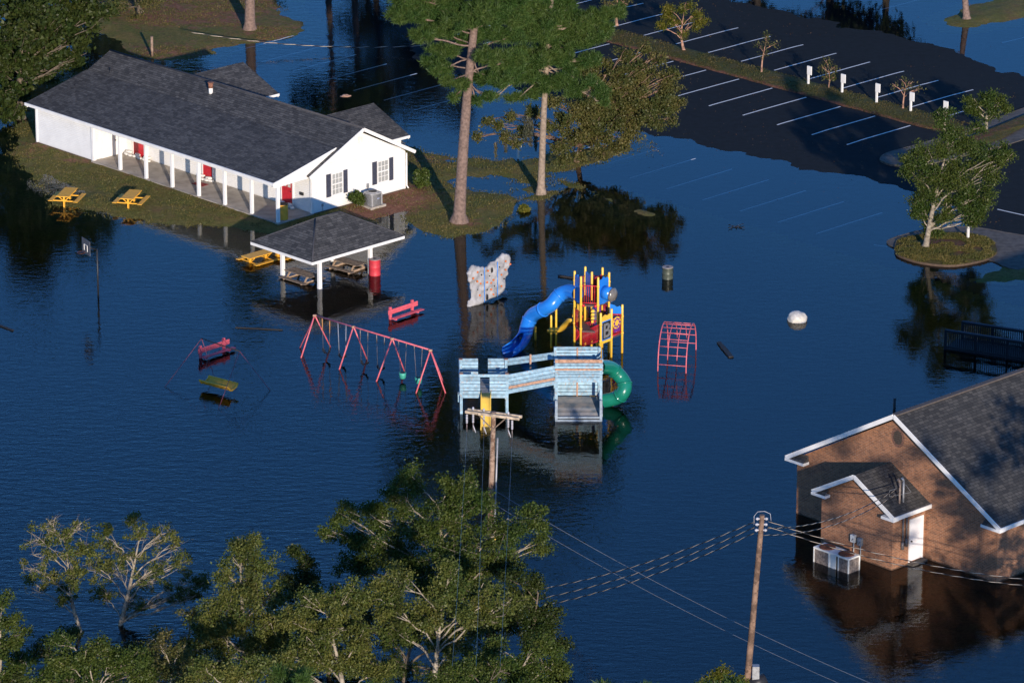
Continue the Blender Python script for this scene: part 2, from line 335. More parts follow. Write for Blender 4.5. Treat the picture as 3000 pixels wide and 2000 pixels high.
M_STONE = mat('pale_boulder', (.62,.59,.52), .9, .18, 3, .01); M_BAG = mat('sandbag', (.68,.66,.62), .8, .1, 8, .01)
M_BARREL_R = mat('red_barrel_paint', (.50,.035,.05), .5, .08, 4); M_BARREL_Y = mat('yellow_barrel_paint', (.80,.40,.04), .5, .08, 4)
M_BARREL_G = mat('olive_drum_paint', (.075,.09,.07), .42, .15, 5, metal=.2); M_LID = mat('drum_lid', (.30,.26,.24), .7, .15, 5); M_BRG = mat('brown_grime', (.09,.06,.04), .9)
M_BARK_PINE = mat('pine_bark', (.19,.13,.105), .95, .2, 7, .05); M_BARK_PALE = mat('pale_bark', (.29,.25,.19), .9, .25, 4, .02, patch=((.17,.145,.11), .52, 5))
M_BARK_TAN = mat('tan_bark', (.26,.20,.15), .95, .2, 5, .03)
M_BARK_BROWN = mat('brown_bark', (.12,.095,.07), .95, .3, 5, .02); M_BARK_CRAPE = mat('crape_bark', (.34,.19,.13), .8, .3, 5)
M_BARK_OAK = mat('oak_bark', (.20,.125,.085), .9, .3, 5, .02)
M_LF_OLIVE = leafmat('leaf_olive', (.056,.076,.018), (.098,.122,.032), (.16,.165,.052))
M_LF_GREEN = leafmat('leaf_green', (.032,.056,.012), (.058,.09,.02), (.10,.128,.034))
M_LF_DARK = leafmat('leaf_dark', (.02,.034,.010), (.036,.055,.015), (.06,.078,.022))
M_LF_BROWN = leafmat('leaf_brown_green', (.055,.070,.02), (.095,.10,.034), (.15,.135,.058))
M_LF_YEL = leafmat('leaf_yellow_green', (.07,.085,.012), (.12,.125,.02), (.17,.15,.03))
M_LF_PINE = leafmat('pine_needles', (.030,.066,.016), (.06,.115,.03), (.11,.165,.052), .2)
M_LF_MOSS = leafmat('hanging_moss', (.07,.068,.05), (.11,.105,.08), (.15,.14,.11), .2)

# ------------------------------------------------------------------ terrain
def px_poly(pts, z=0.0): return np.array([tuple(gp(x, y, z))[:2] for x, y in pts])
def sdist(P, X, Y):                           # signed distance, positive inside
    n = len(P); d = np.full(X.shape, 1e9); ins = np.zeros(X.shape, bool)
    for i in range(n):
        a = P[i]; b = P[(i+1) % n]; e = b-a; wx = X-a[0]; wy = Y-a[1]
        t = np.clip((wx*e[0]+wy*e[1])/(e@e+1e-9), 0, 1)
        d = np.minimum(d, np.hypot(wx-e[0]*t, wy-e[1]*t))
        c = ((a[1] > Y) != (b[1] > Y)) & (X < (b[0]-a[0])*(Y-a[1])/((b[1]-a[1]) if abs(b[1]-a[1]) > 1e-9 else 1e-9) + a[0])
        ins ^= c
    return np.where(ins, d, -d)
KO = Vector((29.48, 306.66, 0)); KANG = -46.0
def kw(u, v, z=0.0):
    a = R(KANG); return Vector((KO.x+u*math.cos(a)-v*math.sin(a), KO.y+u*math.sin(a)+v*math.cos(a), z))
POLY_A = px_poly([(60,385),(45,450),(95,500),(112,545),(150,600),(205,612),(310,632),(450,652),(545,664),(600,655),(700,668),(850,690),(1000,660),(1082,650),(1140,622),(1190,616),(1212,662),(1240,680),(1310,690),(1385,684),(1440,668),(1475,640),(1500,606),(1530,598),(1600,594),(1632,572),(1640,545),(1600,520),(1580,505),(1640,500),(1700,488),(1790,468),(1860,446),(1858,428),(1820,418),(1720,430),(1620,448),(1500,472),(1420,474),(1330,465),(1270,455),(1230,450),(1190,430),(1000,380),(500,200),(200,240),(90,300)])
POLY_B = px_poly([(225,-100),(235,50),(300,112),(380,150),(470,178),(560,172),(650,135),(740,126),(830,112),(885,92),(895,72),(840,50),(815,20),(835,-100)])
POLY_F = px_poly([(2752,62),(2775,48),(2830,22),(2900,5),(3010,-60),(3300,-160),(3400,-60),(3200,20),(3005,55),(2930,70),(2850,85),(2790,85)])
POLY_G = px_poly([(2870,820),(2930,790),(3010,760),(3200,700),(3300,760),(3100,812),(2960,826)])
PUDS = [px_poly(p) for p in ([(1280,462),(1345,470),(1400,492),(1370,492),(1300,478)], [(1315,528),(1370,515),(1440,520),(1500,528),(1540,545),(1520,556),(1545,572),(1500,582),(1440,560),(1390,552),(1330,545)], [(1600,528),(1680,530),(1640,560),(1610,556)], [(120,505),(165,512),(205,548),(215,562),(160,572),(120,552)], [(270,140),(330,135),(330,160),(285,165)])]
POLY_C = np.array([tuple(kw(u, v))[:2] for u, v in [(-35,-14.2),(-30,-18.2),(-20,-18.6),(-7.4,-18.9),(-3.7,-19.1),(-.9,-18.3),(4,-17.7),(9.3,-16.9),(14,-16.5),(20,-19.5),(28,-21),(40,-22),(60,-20),(60,2),(20,1.5),(6,2.3),(2.4,2.6),(-1.8,2.9),(-7.6,4.5),(-12,4.6),(-18.3,3.4),(-23.3,3.8),(-26.7,2.6),(-40,3.0),(-44,0),(-40,-8)]])
def vnoise(X, Y, s, seed):
    rng = np.random.default_rng(seed); g = rng.random((160,160))
    x = (X/s) % 159; y = (Y/s) % 159; i = x.astype(int); j = y.astype(int); fx = x-i; fy = y-j; fx = fx*fx*(3-2*fx); fy = fy*fy*(3-2*fy)
    return (g[i,j]*(1-fx)*(1-fy)+g[i+1,j]*fx*(1-fy)+g[i,j+1]*(1-fx)*fy+g[i+1,j+1]*fx*fy) - .5
def kf0(X, Y): return -(X-KO.x)*math.sin(R(KANG))+(Y-KO.y)*math.cos(R(KANG))
def heights(X, Y):
    nz = vnoise(X, Y, 3.1, 1)*.08 + vnoise(X, Y, 1.1, 2)*.08 + vnoise(X, Y, .45, 3)*.05
    sa = sdist(POLY_A, X, Y)
    for p in PUDS: sa = np.minimum(sa, -sdist(p, X, Y))
    # the thin strips of grass that just break the surface beside the oak
    sb = sdist(POLY_B, X, Y); sf = sdist(POLY_F, X, Y); sg = sdist(POLY_G, X, Y)
    soil = np.maximum.reduce([sa, sb, sf, sg])
    hs = np.clip(soil*.075, -.95, .13)
    sc = sdist(POLY_C, X, Y)
    hc = np.where(sc > 0, np.clip(sc*.022, 0, .10), np.clip(sc*.0068, -.9, 0)) - np.clip((-30.5-kf0(X, Y))*.12, 0, .8)
    for q0, q1, wdt in ((gp(1645,530), gp(1900,630), .42), (gp(1690,575), gp(1835,632), .3)):
        e = np.array([q1.x-q0.x, q1.y-q0.y]); wx = X-q0.x; wy = Y-q0.y; t = np.clip((wx*e[0]+wy*e[1])/(e@e), 0, 1)
        dd = np.hypot(wx-e[0]*t, wy-e[1]*t); hs = np.maximum(hs, .012 - .06*np.maximum(dd-wdt*.5, 0)/wdt - .02*(dd < wdt*.5)*0)
    h = np.maximum(hs + nz*np.where(hs > .1, .4, .8), hc + nz*.09)
    asph = (hc + .03 > hs) & (soil < -.4)
    # the lawn below the white building stays level
    return h, asph, sa, sb, hc + nz*.09
xs = np.arange(-66, 66.1, .33); ys = np.arange(192, 400, .33)
X, Y = np.meshgrid(xs, ys, indexing='ij'); Hh, ASP, SA, SB, HC = heights(X, Y)
BMASK = None
def grid_faces(nx, ny, keep=None):
    i, j = np.meshgrid(np.arange(nx-1), np.arange(ny-1), indexing='ij')
    F = np.stack([i*ny+j, (i+1)*ny+j, (i+1)*ny+j+1, i*ny+j+1], -1).reshape(-1, 4)
    if keep is not None: F = F[keep.reshape(-1)]
    return F
V = np.stack([X, Y, Hh], -1).reshape(-1, 3)
# skirt out to the horizon, far below nothing but drowned ground
ground = npmesh('ground', V, grid_faces(len(xs), len(ys)), M_GROUND, smooth=True)
def blob(px, py, rx, ry): q = gp(px, py); return np.exp(-(((X-q.x)/rx)**2+((Y-q.y)/ry)**2))
mul = blob(1165,585,2.6,3.2)+blob(1090,620,1.6,1.6)+.6*blob(1370,655,1.2,1.2)+.5*blob(1590,560,1.1,1.2)+.62*(SB > -.5)*np.clip(.7+.9*vnoise(X,Y,4,9),0,1)+.5*blob(1240,470,2,2)+.45*blob(100,440,4,3)+.35*blob(1800,440,3,3)
for q in (-18,-14,-10,-6,-2):                  # bare drip line along the porch
    c = Vector((-13.7,278.1,0)) + Vector((q*math.cos(R(-46.5)), q*math.sin(R(-46.5)), 0)) + Vector((math.sin(R(-46.5)), -math.cos(R(-46.5)), 0))*.45
    mul = mul + .45*np.exp(-(((X-c.x)**2+(Y-c.y)**2)/1.4))
at = ground.data.attributes.new('mulch', 'FLOAT', 'POINT'); at.data.foreach_set('value', np.clip(mul, 0, 1.2).astype(np.float32).ravel())
tag(ground, kind='structure')
far = MB()
o_ = 2500
for x0, x1, y0, y1 in ((-o_,o_,-800,192.05),(-o_,o_,399.5,o_),(-o_,-65.9,192.05,399.5),(65.9,o_,192.05,399.5)): far.add([(x0,y0,-.95),(x1,y0,-.95),(x1,y1,-.95),(x0,y1,-.95)], [(0,1,2,3)])
tag(far.build('far_ground', M_GROUND), kind='structure')
# asphalt sheet following the same slopes, 15 mm proud
kf = lambda Xa, Ya: ((Xa-KO.x)*math.cos(R(KANG))+(Ya-KO.y)*math.sin(R(KANG)), -(Xa-KO.x)*math.sin(R(KANG))+(Ya-KO.y)*math.cos(R(KANG)))
KU, KV = kf(X, Y)
KVlim = -31 - np.clip(-20-KU, 0, 40)*.25
SF = sdist(POLY_F, X, Y); SG = sdist(POLY_G, X, Y)
keepv = (KV > KVlim) & (SA < -.9) & (SB < -1.6) & (SF < -.9) & (SG < -.3) & (KU > -75)
keepf = keepv[:-1,:-1] & keepv[1:,:-1] & keepv[:-1,1:] & keepv[1:,1:]
Va = V.copy(); Va[:, 2] = np.maximum(HC, Hh).reshape(-1) + .015
lot = npmesh('parking_lot', Va, grid_faces(len(xs), len(ys), keepf), M_ASPH, smooth=True); tag(lot, kind='structure')
def hz(x, y):
    a = np.array([[x]]); b = np.array([[y]]); h, _, _, _, hc = heights(a, b); return float(max(h[0,0], hc[0,0]))
def hs_ground(x, y):
    a = np.array([[x]]); b = np.array([[y]]); return float(heights(a, b)[0][0,0])
# painted stall lines
lines = []
def stall(p, q, w=.11):
    mb = MB(); d = (q-p); n_ = int(d.length/.4)+1; s_ = Vector((-d.y, d.x, 0)).normalized()*w/2; vs = []; fs = []
    for i in range(n_+1):
        c = p + d*(i/n_); z = hz(c.x, c.y)+.032
        vs += [(c.x-s_.x, c.y-s_.y, z), (c.x+s_.x, c.y+s_.y, z)]
        if i: k = 2*i; fs.append((k-2, k, k+1, k-1))
    mb.add(vs, fs); return mb
allm = MB()
def addline(p, q, w=.11):
    m = stall(p, q, w); allm.add(m.v, m.f)
for k in range(-5, 8): addline(kw(-20.8+2.98*k, .25), kw(-20.8+2.98*k, -5.75))
addline(kw(3.0,-2.6), kw(3.0,-5.75))
for k in range(-6, 7): addline(kw(-15+2.965*k, -8.9), kw(-15+2.965*k, -14.8))
for k in range(-3, 6): addline(kw(-1.9+3.08*k, -23.45), kw(-1.9+3.08*k, -29.2))
for x_, y_ in ((860,112),(952,138),(1044,165),(1133,193),(1222,221),(1311,249),(1400,277)):
    p = gp(x_, y_, -.12); d = kw(0,-5.6)-kw(0,0); addline(p, p+d)
addline(gp(2922,610,.1), gp(3060,643,.1)); addline(gp(2560,38,-.1), gp(2700,0,-.1)); addline(gp(2935,130,-.1), gp(3060,98,-.1)); addline(gp(2560,718,-.05), gp(2600,724,-.05))
tag(allm.build('stall_lines', M_LINE), kind='structure')
# grass median between the two rows
def median():
    us = np.arange(-38, 6.01, .25); n_ = 13; vs = []; mu = []
    for u in us:
        e = min(1, max(0.02, (6-u)/2.2))**.5*min(1, max(.02, (u+38)/3))**.5; wob = .12*mnoise.noise((u*.8, 3, 0))
        for k in range(n_):
            t = k/(n_-1); v = -7.3 + (t-.5)*3.15*e + wob*(1 if t < .5 else .6)
            p = kw(u, v); z = hz(p.x, p.y)*.0+.1 + .16*(1-abs(2*t-1)**3) + .02*mnoise.noise((u*2, v*2, 1))
            vs.append((p.x, p.y, z-.02 if 0 < k < n_-1 else -.1)); mu.append(max(0, 1.25-t*5) + max(0, (t-.86)*2))
    V_ = np.array(vs); F_ = grid_faces(len(us), n_)
    o = npmesh('grass_median', V_, F_[:, ::-1], M_TURF, smooth=True)
    a = o.data.attributes.new('mulch', 'FLOAT', 'POINT'); a.data.foreach_set('value', np.array(mu, np.float32)); tag(o, kind='structure')
median()
def smooth_poly(pts, n=6):
    out = []; m = len(pts); P = [Vector(p) for p in pts]
    for i in range(m):
        a, b, c, d = P[i-1], P[i], P[(i+1) % m], P[(i+2) % m]
        for k in range(n):
            t = k/n; out.append(.5*((2*b)+(c-a)*t+(2*a-5*b+4*c-d)*t*t+(3*b-a-3*c+d)*t**3))
    return out
def island(name, pts, z0, z1, m, kname=None, kmat=None, kw_=.16, mulch=.1):
    P = smooth_poly([gp(x, y, z1) for x, y in pts]); c = sum(P, Vector())/len(P)
    if kname:
        k = MB(); outp = P; inn = [p + (c-p).normalized()*kw_ for p in P]; n_ = len(P)
        vs = [(p.x,p.y,z0) for p in outp]+[(p.x,p.y,z1) for p in outp]+[(p.x,p.y,z1) for p in inn]+[(p.x,p.y,z0) for p in inn]
        fs = []
        for i in range(n_):
            j = (i+1) % n_; fs += [(i,j,n_+j,n_+i),(n_+i,n_+j,2*n_+j,2*n_+i),(2*n_+i,2*n_+j,3*n_+j,3*n_+i)]
        k.add(vs, fs); tag(k.build(kname, kmat), kind='structure'); P = inn
    vs = []; rings = 9; n_ = len(P); mu = []
    for r in range(rings):
        t = r/(rings-1)
        for p in P:
            q = p*(1-t*.97)+c*t*.97; vs.append((q.x, q.y, (z1-.012)+(.10*(1-(1-t)**3) if m is M_TURF else .0)+(.02*mnoise.noise((q.x*1.5,q.y*1.5,0)) if r else 0))); mu.append(mulch+.9*math.exp(-((t-.8)/.35)**2)*(m is M_TURF)*(.5+mnoise.noise((q.x*.5,q.y*.5,5))))
    F_ = []
    for r in range(rings-1):
        for i in range(n_): j = (i+1) % n_; F_.append((r*n_+i, r*n_+j, (r+1)*n_+j, (r+1)*n_+i))
    o = npmesh(name, np.array(vs), np.array(F_), m, smooth=True); a = o.data.attributes.new('mulch', 'FLOAT', 'POINT'); a.data.foreach_set('value', np.array(mu, np.float32)); tag(o, kind='structure')
island('pavement', [(2602,702),(2660,682),(2740,666),(2850,664),(2950,680),(3060,700),(3200,740),(3200,800),(3060,800),(2960,785),(2905,762),(2850,752),(2780,756),(2700,745),(2640,730),(2604,716)], -.3, .07, M_PAVE, 'kerb', M_KERB, .12)
island('grass_island', [(2622,735),(2628,705),(2680,690),(2760,682),(2840,684),(2900,700),(2922,730),(2905,752),(2850,768),(2780,776),(2700,768),(2640,750)], -.3, .13, M_TURF, 'island_kerb', M_BRG, .035, .25)
island('footpath', [(2578,462),(2600,446),(2680,424),(2790,392),(2900,352),(3010,312),(3200,250),(3250,300),(3120,370),(3000,408),(2920,432),(2800,462),(2700,482),(2620,482),(2585,472)], -.2, .16, M_PAVE, 'path_kerb', M_KERB, .13)
island('grass_verge', [(2634,466),(2665,448),(2760,424),(2860,392),(2960,352),(3100,300),(3130,330),(3000,372),(2930,408),(2850,430),(2760,458),(2690,472),(2650,474)], 0, .23, M_TURF, None, None, .1, .1)
# water: a closed body with absorption, so the drowned ground fades with depth
w = MB(); w.box(-2400, 2400, -700, 2400, -2.2, 0.0); tag(w.build('flood_water', M_WATER), kind='structure')

# ------------------------------------------------------------------ grass blades, fallen leaves
def scatter(name, n_try, cond, L_, W_, m, up, seed, lab, cat, zoff=0.0, flat=False):
    rg = np.random.default_rng(seed); x = rg.uniform(-40, 42, n_try); y = rg.uniform(240, 345, n_try); h, a_, sa, sb, hc = heights(x, y)
    ok = cond(x, y, h, a_, sa, sb, hc, rg); x, y, h = x[ok], y[ok], h[ok]; n = len(x)
    D = rg.normal(size=(n,3))*np.array([1,1,.15 if flat else .5]); D[:,2] += up; D /= np.linalg.norm(D, axis=1)[:,None]; Sx = np.cross(D, rg.normal(size=(n,3))*(np.array([.05,.05,1]) if flat else 1)); Sx /= np.linalg.norm(Sx, axis=1)[:,None]
    l = L_*(.6+.8*rg.random((n,1))); C = np.stack([x, y, np.maximum(h, zoff)+ (.02 if flat else -.01)], -1); w = W_*(.6+.8*rg.random((n,1)))
    V_ = np.stack([C-Sx*w, C+D*l*.5+Sx*w*.1-Sx*w, C+D*l, C+D*l*.5+Sx*w], 1).reshape(-1,3)
    o = npmesh(name, V_, np.arange(4*n).reshape(-1,4), m); tag(o, kind='stuff'); o['label'] = lab; o['category'] = cat; return o
def on_wb(x, y):
    a = R(-46.5); u = (x+13.7)*math.cos(a)+(y-278.11)*math.sin(a); v = -(x+13.7)*math.sin(a)+(y-278.11)*math.cos(a); return (u > -23.1) & (u < .15) & (v > -.2) & (v < 12.4)
M_BLADE = leafmat('grass_blade', (.08,.085,.024), (.135,.13,.04), (.22,.17,.075), .2)
M_LITTER = leafmat('fallen_leaf', (.10,.05,.025), (.20,.10,.05), (.32,.2,.1), .05)
def g_cond(x, y, h, a_, sa, sb, hc, rg):
    nz_ = vnoise(x, y, 1.4, 21)+vnoise(x, y, .5, 22)*.7
    return ((sa > -1.6) | ((sb > -1.6) & (vnoise(x, y, 4, 9) > .02))) & (h > -.055+.05*rg.random(len(x))) & (nz_ > -.25) & ~on_wb(x, y)
scatter('grass', 900000, g_cond, .10, .018, M_BLADE, 1.1, 5, 'short ragged grass on the lawn and islets', 'grass')
def l_cond(x, y, h, a_, sa, sb, hc, rg):
    q = vnoise(x, y, 3, 31); return ((h > -.01) & ((sa > -2) | (sb > -2) | (rg.random(len(x)) < .5)) & ((q > .12) | (sb > -.5)) & (rg.random(len(x)) < .5) & ~on_wb(x, y))
def poly_grass(name, P, hfun, n_try, m, seed, lab):
    rg = np.random.default_rng(seed); lo = P.min(0); hi = P.max(0); x = rg.uniform(lo[0], hi[0], n_try); y = rg.uniform(lo[1], hi[1], n_try); ok = (sdist(P, x, y) > -.03) & (vnoise(x+90, y, 1.3, 23)+vnoise(x+90, y, .5, 24)*.8 > -.22); x, y = x[ok], y[ok]; n = len(x)
    D = rg.normal(size=(n,3))*np.array([1,1,.5]); D[:,2] += 1.1; D /= np.linalg.norm(D, axis=1)[:,None]; Sx = np.cross(D, rg.normal(size=(n,3))); Sx /= np.linalg.norm(Sx, axis=1)[:,None]
    l = .09*(.6+.8*rg.random((n,1))); w = .017; C = np.stack([x, y, hfun(x, y)], -1); V_ = np.stack([C-Sx*w, C+D*l*.5-Sx*w, C+D*l, C+D*l*.5+Sx*w], 1).reshape(-1,3)
    o = npmesh(name, V_, np.arange(4*n).reshape(-1,4), m); tag(o, kind='stuff'); o['label'] = lab; o['category'] = 'grass'
GI = np.array([tuple(p)[:2] for p in smooth_poly([gp(x, y, .13) for x, y in [(2622,735),(2628,705),(2680,690),(2760,682),(2840,684),(2900,700),(2922,730),(2905,752),(2850,768),(2780,776),(2700,768),(2640,750)]], 4)])
poly_grass('island_grass', GI, lambda x, y: .12+.10*(1-(1-np.clip(sdist(GI, x, y)/2.2, 0, 1))**3), 26000, M_BLADE, 61, 'short grass on the round tree island')
GM = np.array([tuple(kw(u, v))[:2] for u, v in ((-36,-8.75),(5.2,-8.7),(5.4,-5.9),(-36,-5.85))])
poly_grass('median_grass', GM, lambda x, y: .09+.14*(1-np.abs(2*np.clip((kf0(x, y)+8.87)/3.15, 0, 1)-1)**3), 120000, leafmat('median_blade', (.05,.05,.018), (.085,.085,.028), (.15,.115,.055), .2), 62, 'short grass on the long car park median')
scatter('fallen_leaves', 60000, l_cond, .09, .035, M_LITTER, .0, 6, 'fallen leaves and pine straw scattered on lawn and asphalt', 'leaves', flat=True)
def f_cond(x, y, h, a_, sa, sb, hc, rg):
    q = vnoise(x, y, 9, 41)+.6*vnoise(x, y, 2, 42); return (h < -.0) & (((h > -.06) & (rg.random(len(x)) < .12)) | ((q > .42) & (rg.random(len(x)) < .25)))
scatter('floating_leaves', 16000, f_cond, .08, .03, M_LITTER, .0, 7, 'leaves floating on the flood water', 'leaves', zoff=-.012, flat=True)
# ------------------------------------------------------------------ trees
def leaves(centers, L, Wd, up=.3, seed=0, name='crown', m=None, parent=None, jit=.35, droop=0):
    rng = np.random.default_rng(seed); n = len(centers); C = np.asarray(centers)
    N = rng.normal(size=(n,3)); N[:,2] += up; N /= np.linalg.norm(N, axis=1)[:,None]
    T = rng.normal(size=(n,3)); T[:,2] -= droop; A = np.cross(N, T); A /= np.linalg.norm(A, axis=1)[:,None]+1e-9
    if droop: A = T - N*(T*N).sum(1)[:,None]; A /= np.linalg.norm(A, axis=1)[:,None]+1e-9
    B = np.cross(N, A); s = (1+jit*rng.normal(size=(n,1))).clip(.45, 1.8)
    A = A*L*s; B = B*Wd*s
    V_ = np.stack([C-A, C-A*.1+B, C+A, C-A*.1-B], 1).reshape(-1,3)
    return npmesh(name, V_, np.arange(4*n).reshape(-1,4), m, parent)
def limb(mb, a, b, r0, r1, bend=.15, n=5, sides=6, rng=random, arch=0):
    a = Vector(a); b = Vector(b); d = b-a; o = Vector((rng.uniform(-1,1), rng.uniform(-1,1), rng.uniform(-.4,.4)))*d.length*bend
    c = Vector((a.x+d.x*(.5-.2*arch), a.y+d.y*(.5-.2*arch), a.z+d.z*(.5+.18*arch)-abs(d.length)*.06*arch))+o
    pts = []
    for i in range(n+1):
        t = i/n; p = a*(1-t)**2+c*2*t*(1-t)+b*t*t
        if 0 < i < n: p += Vector((rng.uniform(-1,1), rng.uniform(-1,1), rng.uniform(-1,1)))*d.length*.03
        pts.append(p)
    mb.tube(pts, [r0+(r1-r0)*(i/n)**.8 for i in range(n+1)], sides, caps=False); return pts
def tree(name, label, base, clumps, lf, bark, r=.2, dens=1.0, leaf=(.05,.031), twigs=26, fork=.35, lean=None, group=None, seed=0, kind='leaf', flare=1.35, cat='tree', sparse=.0, tw=.02, spread=.16, top=None, moss=None, outer=0):
    """base: world point; clumps: (world point, radius). limbs reach every clump, twigs fill it, leaves sit along the twigs"""
    rng = random.Random(seed); nr = np.random.default_rng(seed+100)
    base = Vector(base); t = empty(name, Matrix.Translation(base), label, cat, group); wood = MB()
    cs = sorted([(Vector(c), rad) for c, rad, *_ in clumps], key=lambda q: q[0].z)
    zt = max(c.z+rad*.3 for c, rad in cs); cx = sum((c for c, _ in cs), Vector())/len(cs)
    tp = Vector(top) if top else Vector((cx.x*.75+base.x*.25, cx.y*.75+base.y*.25, base.z+(zt-base.z)*.82))
    # trunk polyline
    tr = []; N = 10; bend = Vector((rng.uniform(-1,1), rng.uniform(-1,1), 0))*(tp-base).length*(.008 if kind == 'pine' else .05)
    for i in range(N+1):
        k = i/N; tr.append(base.lerp(tp, k) + bend*math.sin(math.pi*k*1.3))
    rr = [r*(flare if i == 0 else 1)*((1-.82*(i/N)**1.1) if kind != 'pine' else (1-.6*i/N)) for i in range(N+1)]
    dz = Vector((0,0,.35)); tr = [tr[0]-dz, tr[0]+Vector((0,0,.02)), tr[0].lerp(tr[1], .25)] + tr[1:]; rr = [r*flare*1.25, r*flare*1.1, r*1.06] + rr[1:]
    wood.tube(tr, rr, 12, caps=False)
    cen = []
    def at(k): k = max(0, min(1, k))*N; i = min(N-1, int(k)); f = k-i; q = tr[2:]; return q[i].lerp(q[i+1], f) if i+1 < len(q) else q[-1], r*(1-.82*(k/N)) if kind != 'pine' else r*(1-.6*k/N)
    for c, rad in cs:
        hk = (c.z-base.z)/(tp.z-base.z+1e-6); hd = math.hypot(c.x-base.x, c.y-base.y)
        ax, _ = at(hk); hd = math.hypot(c.x-ax.x, c.y-ax.y)
        if kind == 'pine': k0 = hk - .25*hd/(tp.z-base.z)
        else: k0 = hk - (.75*hd+rad*.4)/(tp.z-base.z)
        k0 = max(fork*rng.uniform(.85,1.1), min(.97, k0)); s0, rs = at(k0)
        r0 = min(rs*.5, .018+.011*(c-s0).length + rad*.01)
        pts = limb(wood, s0, c, max(r0, tw*1.3), tw*1.3, .10, 7, 6, rng, .0 if kind == 'pine' else 1)
        roots = [pts[-1], pts[-2], pts[-3]]
        for q in range(max(2, int(3*rad+1.5))):
            d = Vector(nr.normal(size=3)).normalized()*rad*rng.uniform(.35,.75); d.z *= .8 if kind != 'pine' else .3
            sp_ = limb(wood, pts[rng.choice((3,4,5,6))], c+d+Vector((0,0,.1*rad)), max(tw*1.2, r0*.45), tw*.8, .14, 4, 4, rng); roots += sp_[2:]
        nt_ = max(4, int(twigs*rad*rad/1.6));
        for q in range(nt_):
            st_ = roots[rng.randrange(len(roots))]
            d = Vector(nr.normal(size=3)).normalized(); rho = rad*(rng.random()**.33)*(rng.uniform(.75,1.3) if kind != 'pine' else rng.uniform(.8,1.45))
            e = c + Vector((d.x*rho, d.y*rho, d.z*rho*(.8 if kind != 'pine' else .38)))
            if (e-st_).length > rad*1.1: st_ = min(roots, key=lambda p: (p-e).length)
            if kind == 'pine': e.z += .15*rad
            tp_ = limb(wood, st_, e, tw*.7, tw*.25, .14, 3, 3, rng)
            if rng.random() < sparse: continue
            nl = int(dens*190*(.06*.035/(leaf[0]*leaf[1]))**.7*rng.uniform(.5,1.5)) if kind != 'pine' else int(dens*5)
            P = np.array([tuple(p) for p in tp_]); 
            if kind == 'pine':
                for _ in range(nl):
                    k = 3 if rng.random() < .4 else rng.uniform(1.5, 3); i = min(2, int(k)); f = k-i; cc = P[i]*(1-f)+P[i+1]*f + nr.normal(size=3)*np.array([.08,.08,.05])
                    cen.append(cc)
            else:
                k = 3*(1-nr.random(nl)**1.6*.75); i = np.minimum(2, k.astype(int)); f = (k-i)[:,None]
                cen.append(P[i]*(1-f)+P[i+1]*f + nr.normal(size=(nl,3))*spread*np.array([1,1,.8]))
    tk = wood.build('trunk', bark, t, world=True)
    if kind == 'pine':
        C = np.array(cen); nn = 26; n = len(C)
        D = nr.normal(size=(n,nn,3)); D[:,:,2] += .55; D /= np.linalg.norm(D, axis=2)[:,:,None]
        Lh = .19*(1+.25*nr.normal(size=(n,nn,1))); Cc = C[:,None,:]+nr.normal(size=(n,nn,3))*.05
        Sd = np.cross(D, nr.normal(size=(n,nn,3))); Sd /= np.linalg.norm(Sd, axis=2)[:,:,None]; Sd *= .013
        V_ = np.stack([Cc-Sd, Cc+D*Lh*2*.5+Sd*1.1, Cc+D*Lh*2*.5+Sd*.0+D*.12, Cc+D*Lh*.5-Sd*1.4], 2).reshape(-1,3)
        npmesh('crown', V_, np.arange(len(V_)).reshape(-1,4), lf, t)
    elif cen:
        leaves(np.concatenate(cen), leaf[0], leaf[1], .35, seed, 'crown', lf, t)
    if moss:
        mc = []
        for p, ln, wd in moss:
            for _ in range(int(ln*260)):
                h = nr.random()**1.2*ln; mc.append((p.x+nr.normal()*wd*(1-.6*h/ln), p.y+nr.normal()*wd*(1-.6*h/ln), p.z-h))
        leaves(mc, .11, .018, 0, seed+5, 'hanging_moss', M_LF_MOSS, t, droop=4)
    return t
def CL(Y, lst, k=1.0): return [(py_at(x, y, Y+dy), rr_*k) for x, y, rr_, dy in lst]
# foreground wood along the lower edge
FG = 'trees along the near bank'
def gz(x, y): return Vector((x, y, -.5))
def base_at(px, Y): return Vector(((px-1500)/FPX*(Y*ct+CAMH*st), Y, -.5))
tree('leafy_tree', 'broad dark-crowned tree standing in front of the twin-arm utility pole, tallest of the near bank', base_at(1330,214), CL(214, [(1195,1400,.75,0),(1165,1460,.75,.5),(1350,1420,.95,-.4),(1330,1500,1.2,0),(1415,1470,.6,.2),(1480,1560,1.0,-.6),(1560,1520,.8,0),(1580,1590,.6,.4),(1230,1540,1.2,0),(1110,1500,.8,.8),(1010,1510,.6,1),(1060,1570,1.0,1),(975,1560,.55,1.2),(1150,1620,1.2,.6),(1340,1610,1.4,-.3),(1470,1650,1.0,0),(1240,1680,1.2,0),(1040,1660,.9,1),(1360,1720,1.3,0)], 1.14), M_LF_GREEN, M_BARK_PALE, .22, 1.0, group=FG, seed=11)
tree('leafy_tree', 'pale-stemmed tree with forked white trunks at the bottom centre, before the broad dark crown', base_at(1255,203), CL(203, [(1165,1700,.8,0),(1130,1760,.9,.3),(1330,1660,.7,0),(1310,1730,1.0,0),(1430,1740,.7,.3),(1450,1790,.9,0),(1380,1800,.9,-.4),(1240,1800,.9,0),(1500,1760,.55,0),(1290,1860,.8,.5),(1180,1850,.9,.5),(1340,1890,.7,.8)], 1.14), M_LF_OLIVE, M_BARK_PALE, .19, .95, group=FG, seed=12, twigs=22, tw=.026)
